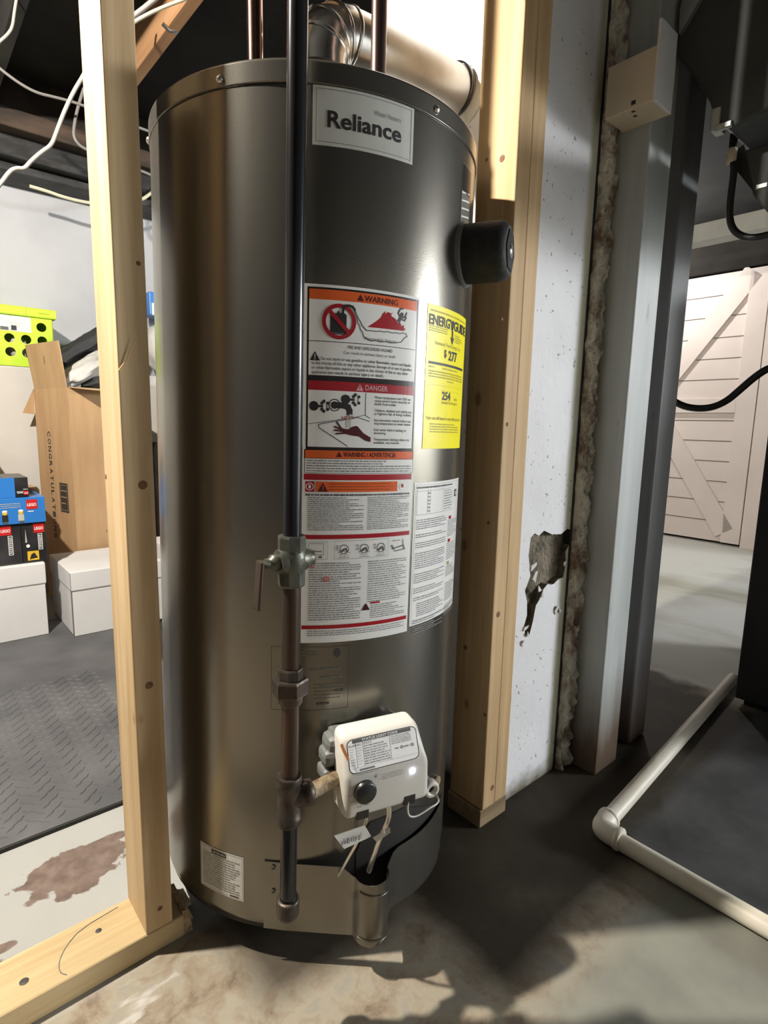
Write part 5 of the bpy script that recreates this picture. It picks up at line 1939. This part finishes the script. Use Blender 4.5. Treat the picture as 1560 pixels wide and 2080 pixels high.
# lime crate on the ledge
cr = thing('storage_crate', wall(0.02, 2.985, 1.0215), RW, 'lime green storage crate with round holes and a lid on the white wall ledge', 'crate')
CW, CD, CH = 0.575, 0.30, 0.215
face = [(0, 0), (CW, 0), (CW, CH), (0, CH)]
holes = []
for j, zc in enumerate((0.060, 0.118, 0.176)):
    for i in range(9):
        xc = CW - 0.045 - i * 0.062
        if xc < 0.03:
            continue
        if j == 2 and i in (1, 2, 3, 4):
            continue
        holes.append((xc, zc))
mb = MB()
loops = [[Vector((x, z, 0)) for x, z in face]]
pts2 = list(face)
for (xc, zc) in holes:
    lp = [(xc + 0.0195 * math.cos(-2 * PI * k / 20), zc + 0.0195 * math.sin(-2 * PI * k / 20)) for k in range(20)]
    loops.append([Vector((x, z, 0)) for x, z in lp])
    s0 = len(pts2)
    mb.add([(x, 0, z) for x, z in lp] + [(x, 0.004, z) for x, z in lp], [[k, (k + 1) % 20, 20 + (k + 1) % 20, 20 + k] for k in range(20)], 'lime', True)
    pts2 += lp
tri = tessellate_polygon(loops)
mb.add([(x, 0, z) for x, z in pts2], [list(t) for t in tri], 'lime')
mb.add([(x, 0.004, z) for x, z in pts2], [list(t)[::-1] for t in tri], 'lime')
mb.box((CW - 0.004, 0.0, 0), (CW, CD, CH), 'lime')
mb.box((0, 0.0, 0), (0.004, CD, CH), 'lime')
mb.box((0.004, CD - 0.004, 0), (CW - 0.004, CD, CH), 'lime_dark')
mb.box((0.004, 0.004, 0), (CW - 0.004, CD - 0.004, 0.006), 'lime_dark')
mb.box((-0.004, -0.005, 0.0), (CW + 0.004, 0.0, 0.022), 'lime', 0.002)
mb.build('crate_body', cr)
m2 = MB()
m2.box((-0.012, -0.012, CH), (CW + 0.016, CD + 0.01, CH + 0.040), 'lime', 0.006, 3)
ld = m2.build('lid', cr)
m2 = MB()
m2.box((CW - 0.055, -0.017, CH + 0.018), (CW - 0.015, -0.010, CH + 0.026), 'lime', 0.002)
m2.build('latch', ld)
m2 = MB()
m2.box((CW - 0.103, -0.0126, CH + 0.002), (CW - 0.101, -0.011, CH + 0.038), 'lime_dark')
m2.build('seam', ld)
p = Print(plane_fn((0, -0.0008, 0), (1, 0, 0), (0, 0, 1)))
px0, px1 = CW - 0.285, CW - 0.085
p.rect(px0, 0.148, px1, 0.212, 'pouch', 0)
p.rect(px0 + 0.02, 0.150, px0 + 0.075, 0.180, 'white_ink', 1)
p.lines(px0 + 0.025, 0.152, px0 + 0.07, 0.176, 2, 'ink_mid', 2, 0.4, 350, 0)
p.rect(px0 + 0.085, 0.150, px0 + 0.115, 0.164, 'ink_mid', 1)
p.rect(px0 + 0.125, 0.152, px0 + 0.145, 0.172, 'black', 1)
p.build('label_pouch', cr)
for i, (x, z, m_, lab) in enumerate(((CW - 0.235, 0.085, 'red_cloth', 'dark red bundle seen through a hole of the green crate'), (CW - 0.13, 0.080, 'cloth_white', 'pale crumpled bundle seen through the holes of the green crate'))):
    mb = MB()
    mb.blob((0, 0, 0), (0.040, 0.05, 0.055), m_, 30 + i, 0.25, 2.5, 24, 16)
    o = mb.build('bundle', None, wall(0.02 + x, 2.985 + 0.075, 1.0215 + z), RW)
    tag(o, lab, 'bundle')

# ------------------------------------------------------------------ cables overhead
def cable(pts, r, mat, label, rot=RW, name='cable'):
    c = pts[0].copy()
    mb = MB()
    mb.tube([q - c for q in pts], r, mat, 10, 2)
    o = mb.build(name, None, wall(*c), rot)
    return tag(o, label, 'cable')


cable([on_n(*q, 2.0) for q in ((-20, 395), (0, 375), (20, 347), (34, 341), (50, 343), (62, 328), (85, 308), (105, 295), (115, 268), (130, 228), (150, 185), (172, 150), (215, 60), (260, 10))], 0.0056, 'cable_white', 'white cable hanging in a wavy line below the black joists at upper left')
cable([on_n(*q, 2.4) for q in ((-15, 125), (0, 140), (40, 170), (75, 189), (110, 197), (160, 210), (230, 240), (306, 268))], 0.0048, 'cable_grey', 'dark grey cable sagging across the upper left corner')
cable([on_n(*q, 2.5) for q in ((170, 180), (156, 225), (149, 265), (151, 282), (162, 296), (180, 306), (230, 330), (282, 345), (310, 357))], 0.0055, 'cable_grey', 'grey cable looping down just left of the left stud')
cable([on_n(*q, 3.02) for q in ((60, 378), (95, 388), (130, 401), (182, 413), (230, 416), (285, 408), (308, 392), (330, 370))], 0.0075, 'cable_cream', 'cream cable lying along the top of the white wall')
cable([on_n(*q, 2.2) for q in ((35, -10), (29, 25), (26, 52), (18, 68), (-5, 88))], 0.0042, 'cable_white', 'thin pale cable curling in the upper left corner')
a_ = on_n(265, 38, 1.75)
cable([on_n(*q, 1.75) for q in ((255, 46), (275, 30), (295, 15), (320, -6))], 0.0065, 'cable_white', 'white cable behind the top of the left stud')
cable([on_n(*q, 1.70) for q in ((255, 56), (290, 34), (330, 15), (385, -5))], 0.0045, 'cable_cream', 'cream cable crossing under the brown joist')
mb = MB()
q = [on_n(x, y, 1.8) for x, y in ((330, 48), (344, 62), (360, 64))]
c = q[0].copy()
mb.tube([k - c for k in q], 0.006, 'galv', 10)
o = mb.build('pipe_hook', None, wall(*c), RW)
tag(o, 'small metal hook screwed into the brown joist', 'hook')

# ================================================================== LIGHT
def point(name, loc, power, color, r):
    li = bpy.data.lights.new(name, 'POINT')
    li.energy = power
    li.color = color
    li.shadow_soft_size = r
    o = bpy.data.objects.new(name, li)
    COL.objects.link(o)
    o.location = loc
    return o


point('ceiling_bulb', (-0.97, 0.655, 1.90), 270, (1.0, 0.92, 0.80), 0.025)
point('side_lamp', (6.8, 0.95, 1.92), 1200, (0.95, 0.975, 1.0), 0.50)
point('back_room_bulb', wall(3.85, 2.1, 2.0), 48, (1.0, 0.95, 0.90), 0.06)

w = bpy.data.worlds.new('basement')
S.world = w
w.use_nodes = True
w.node_tree.nodes['Background'].inputs['Color'].default_value = (0.9, 0.93, 1.0, 1)
w.node_tree.nodes['Background'].inputs['Strength'].default_value = 0.05

# ================================================================== CAMERA
cd = bpy.data.cameras.new('camera')
cd.sensor_fit = 'VERTICAL'
cd.sensor_height = 36.0
cd.lens = 36.0 * FPX / 2080.0
cd.clip_start = 0.02
cam = bpy.data.objects.new('camera', cd)
COL.objects.link(cam)
m = Matrix((RT, UP, -FW)).transposed().to_4x4()
m.translation = EYE
cam.matrix_world = m
S.camera = cam

vs_ = S.view_settings
vs_.view_transform = 'Standard'
vs_.look = 'None'
vs_.exposure = 0.0
vs_.gamma = 1.0
vs_.use_curve_mapping = False
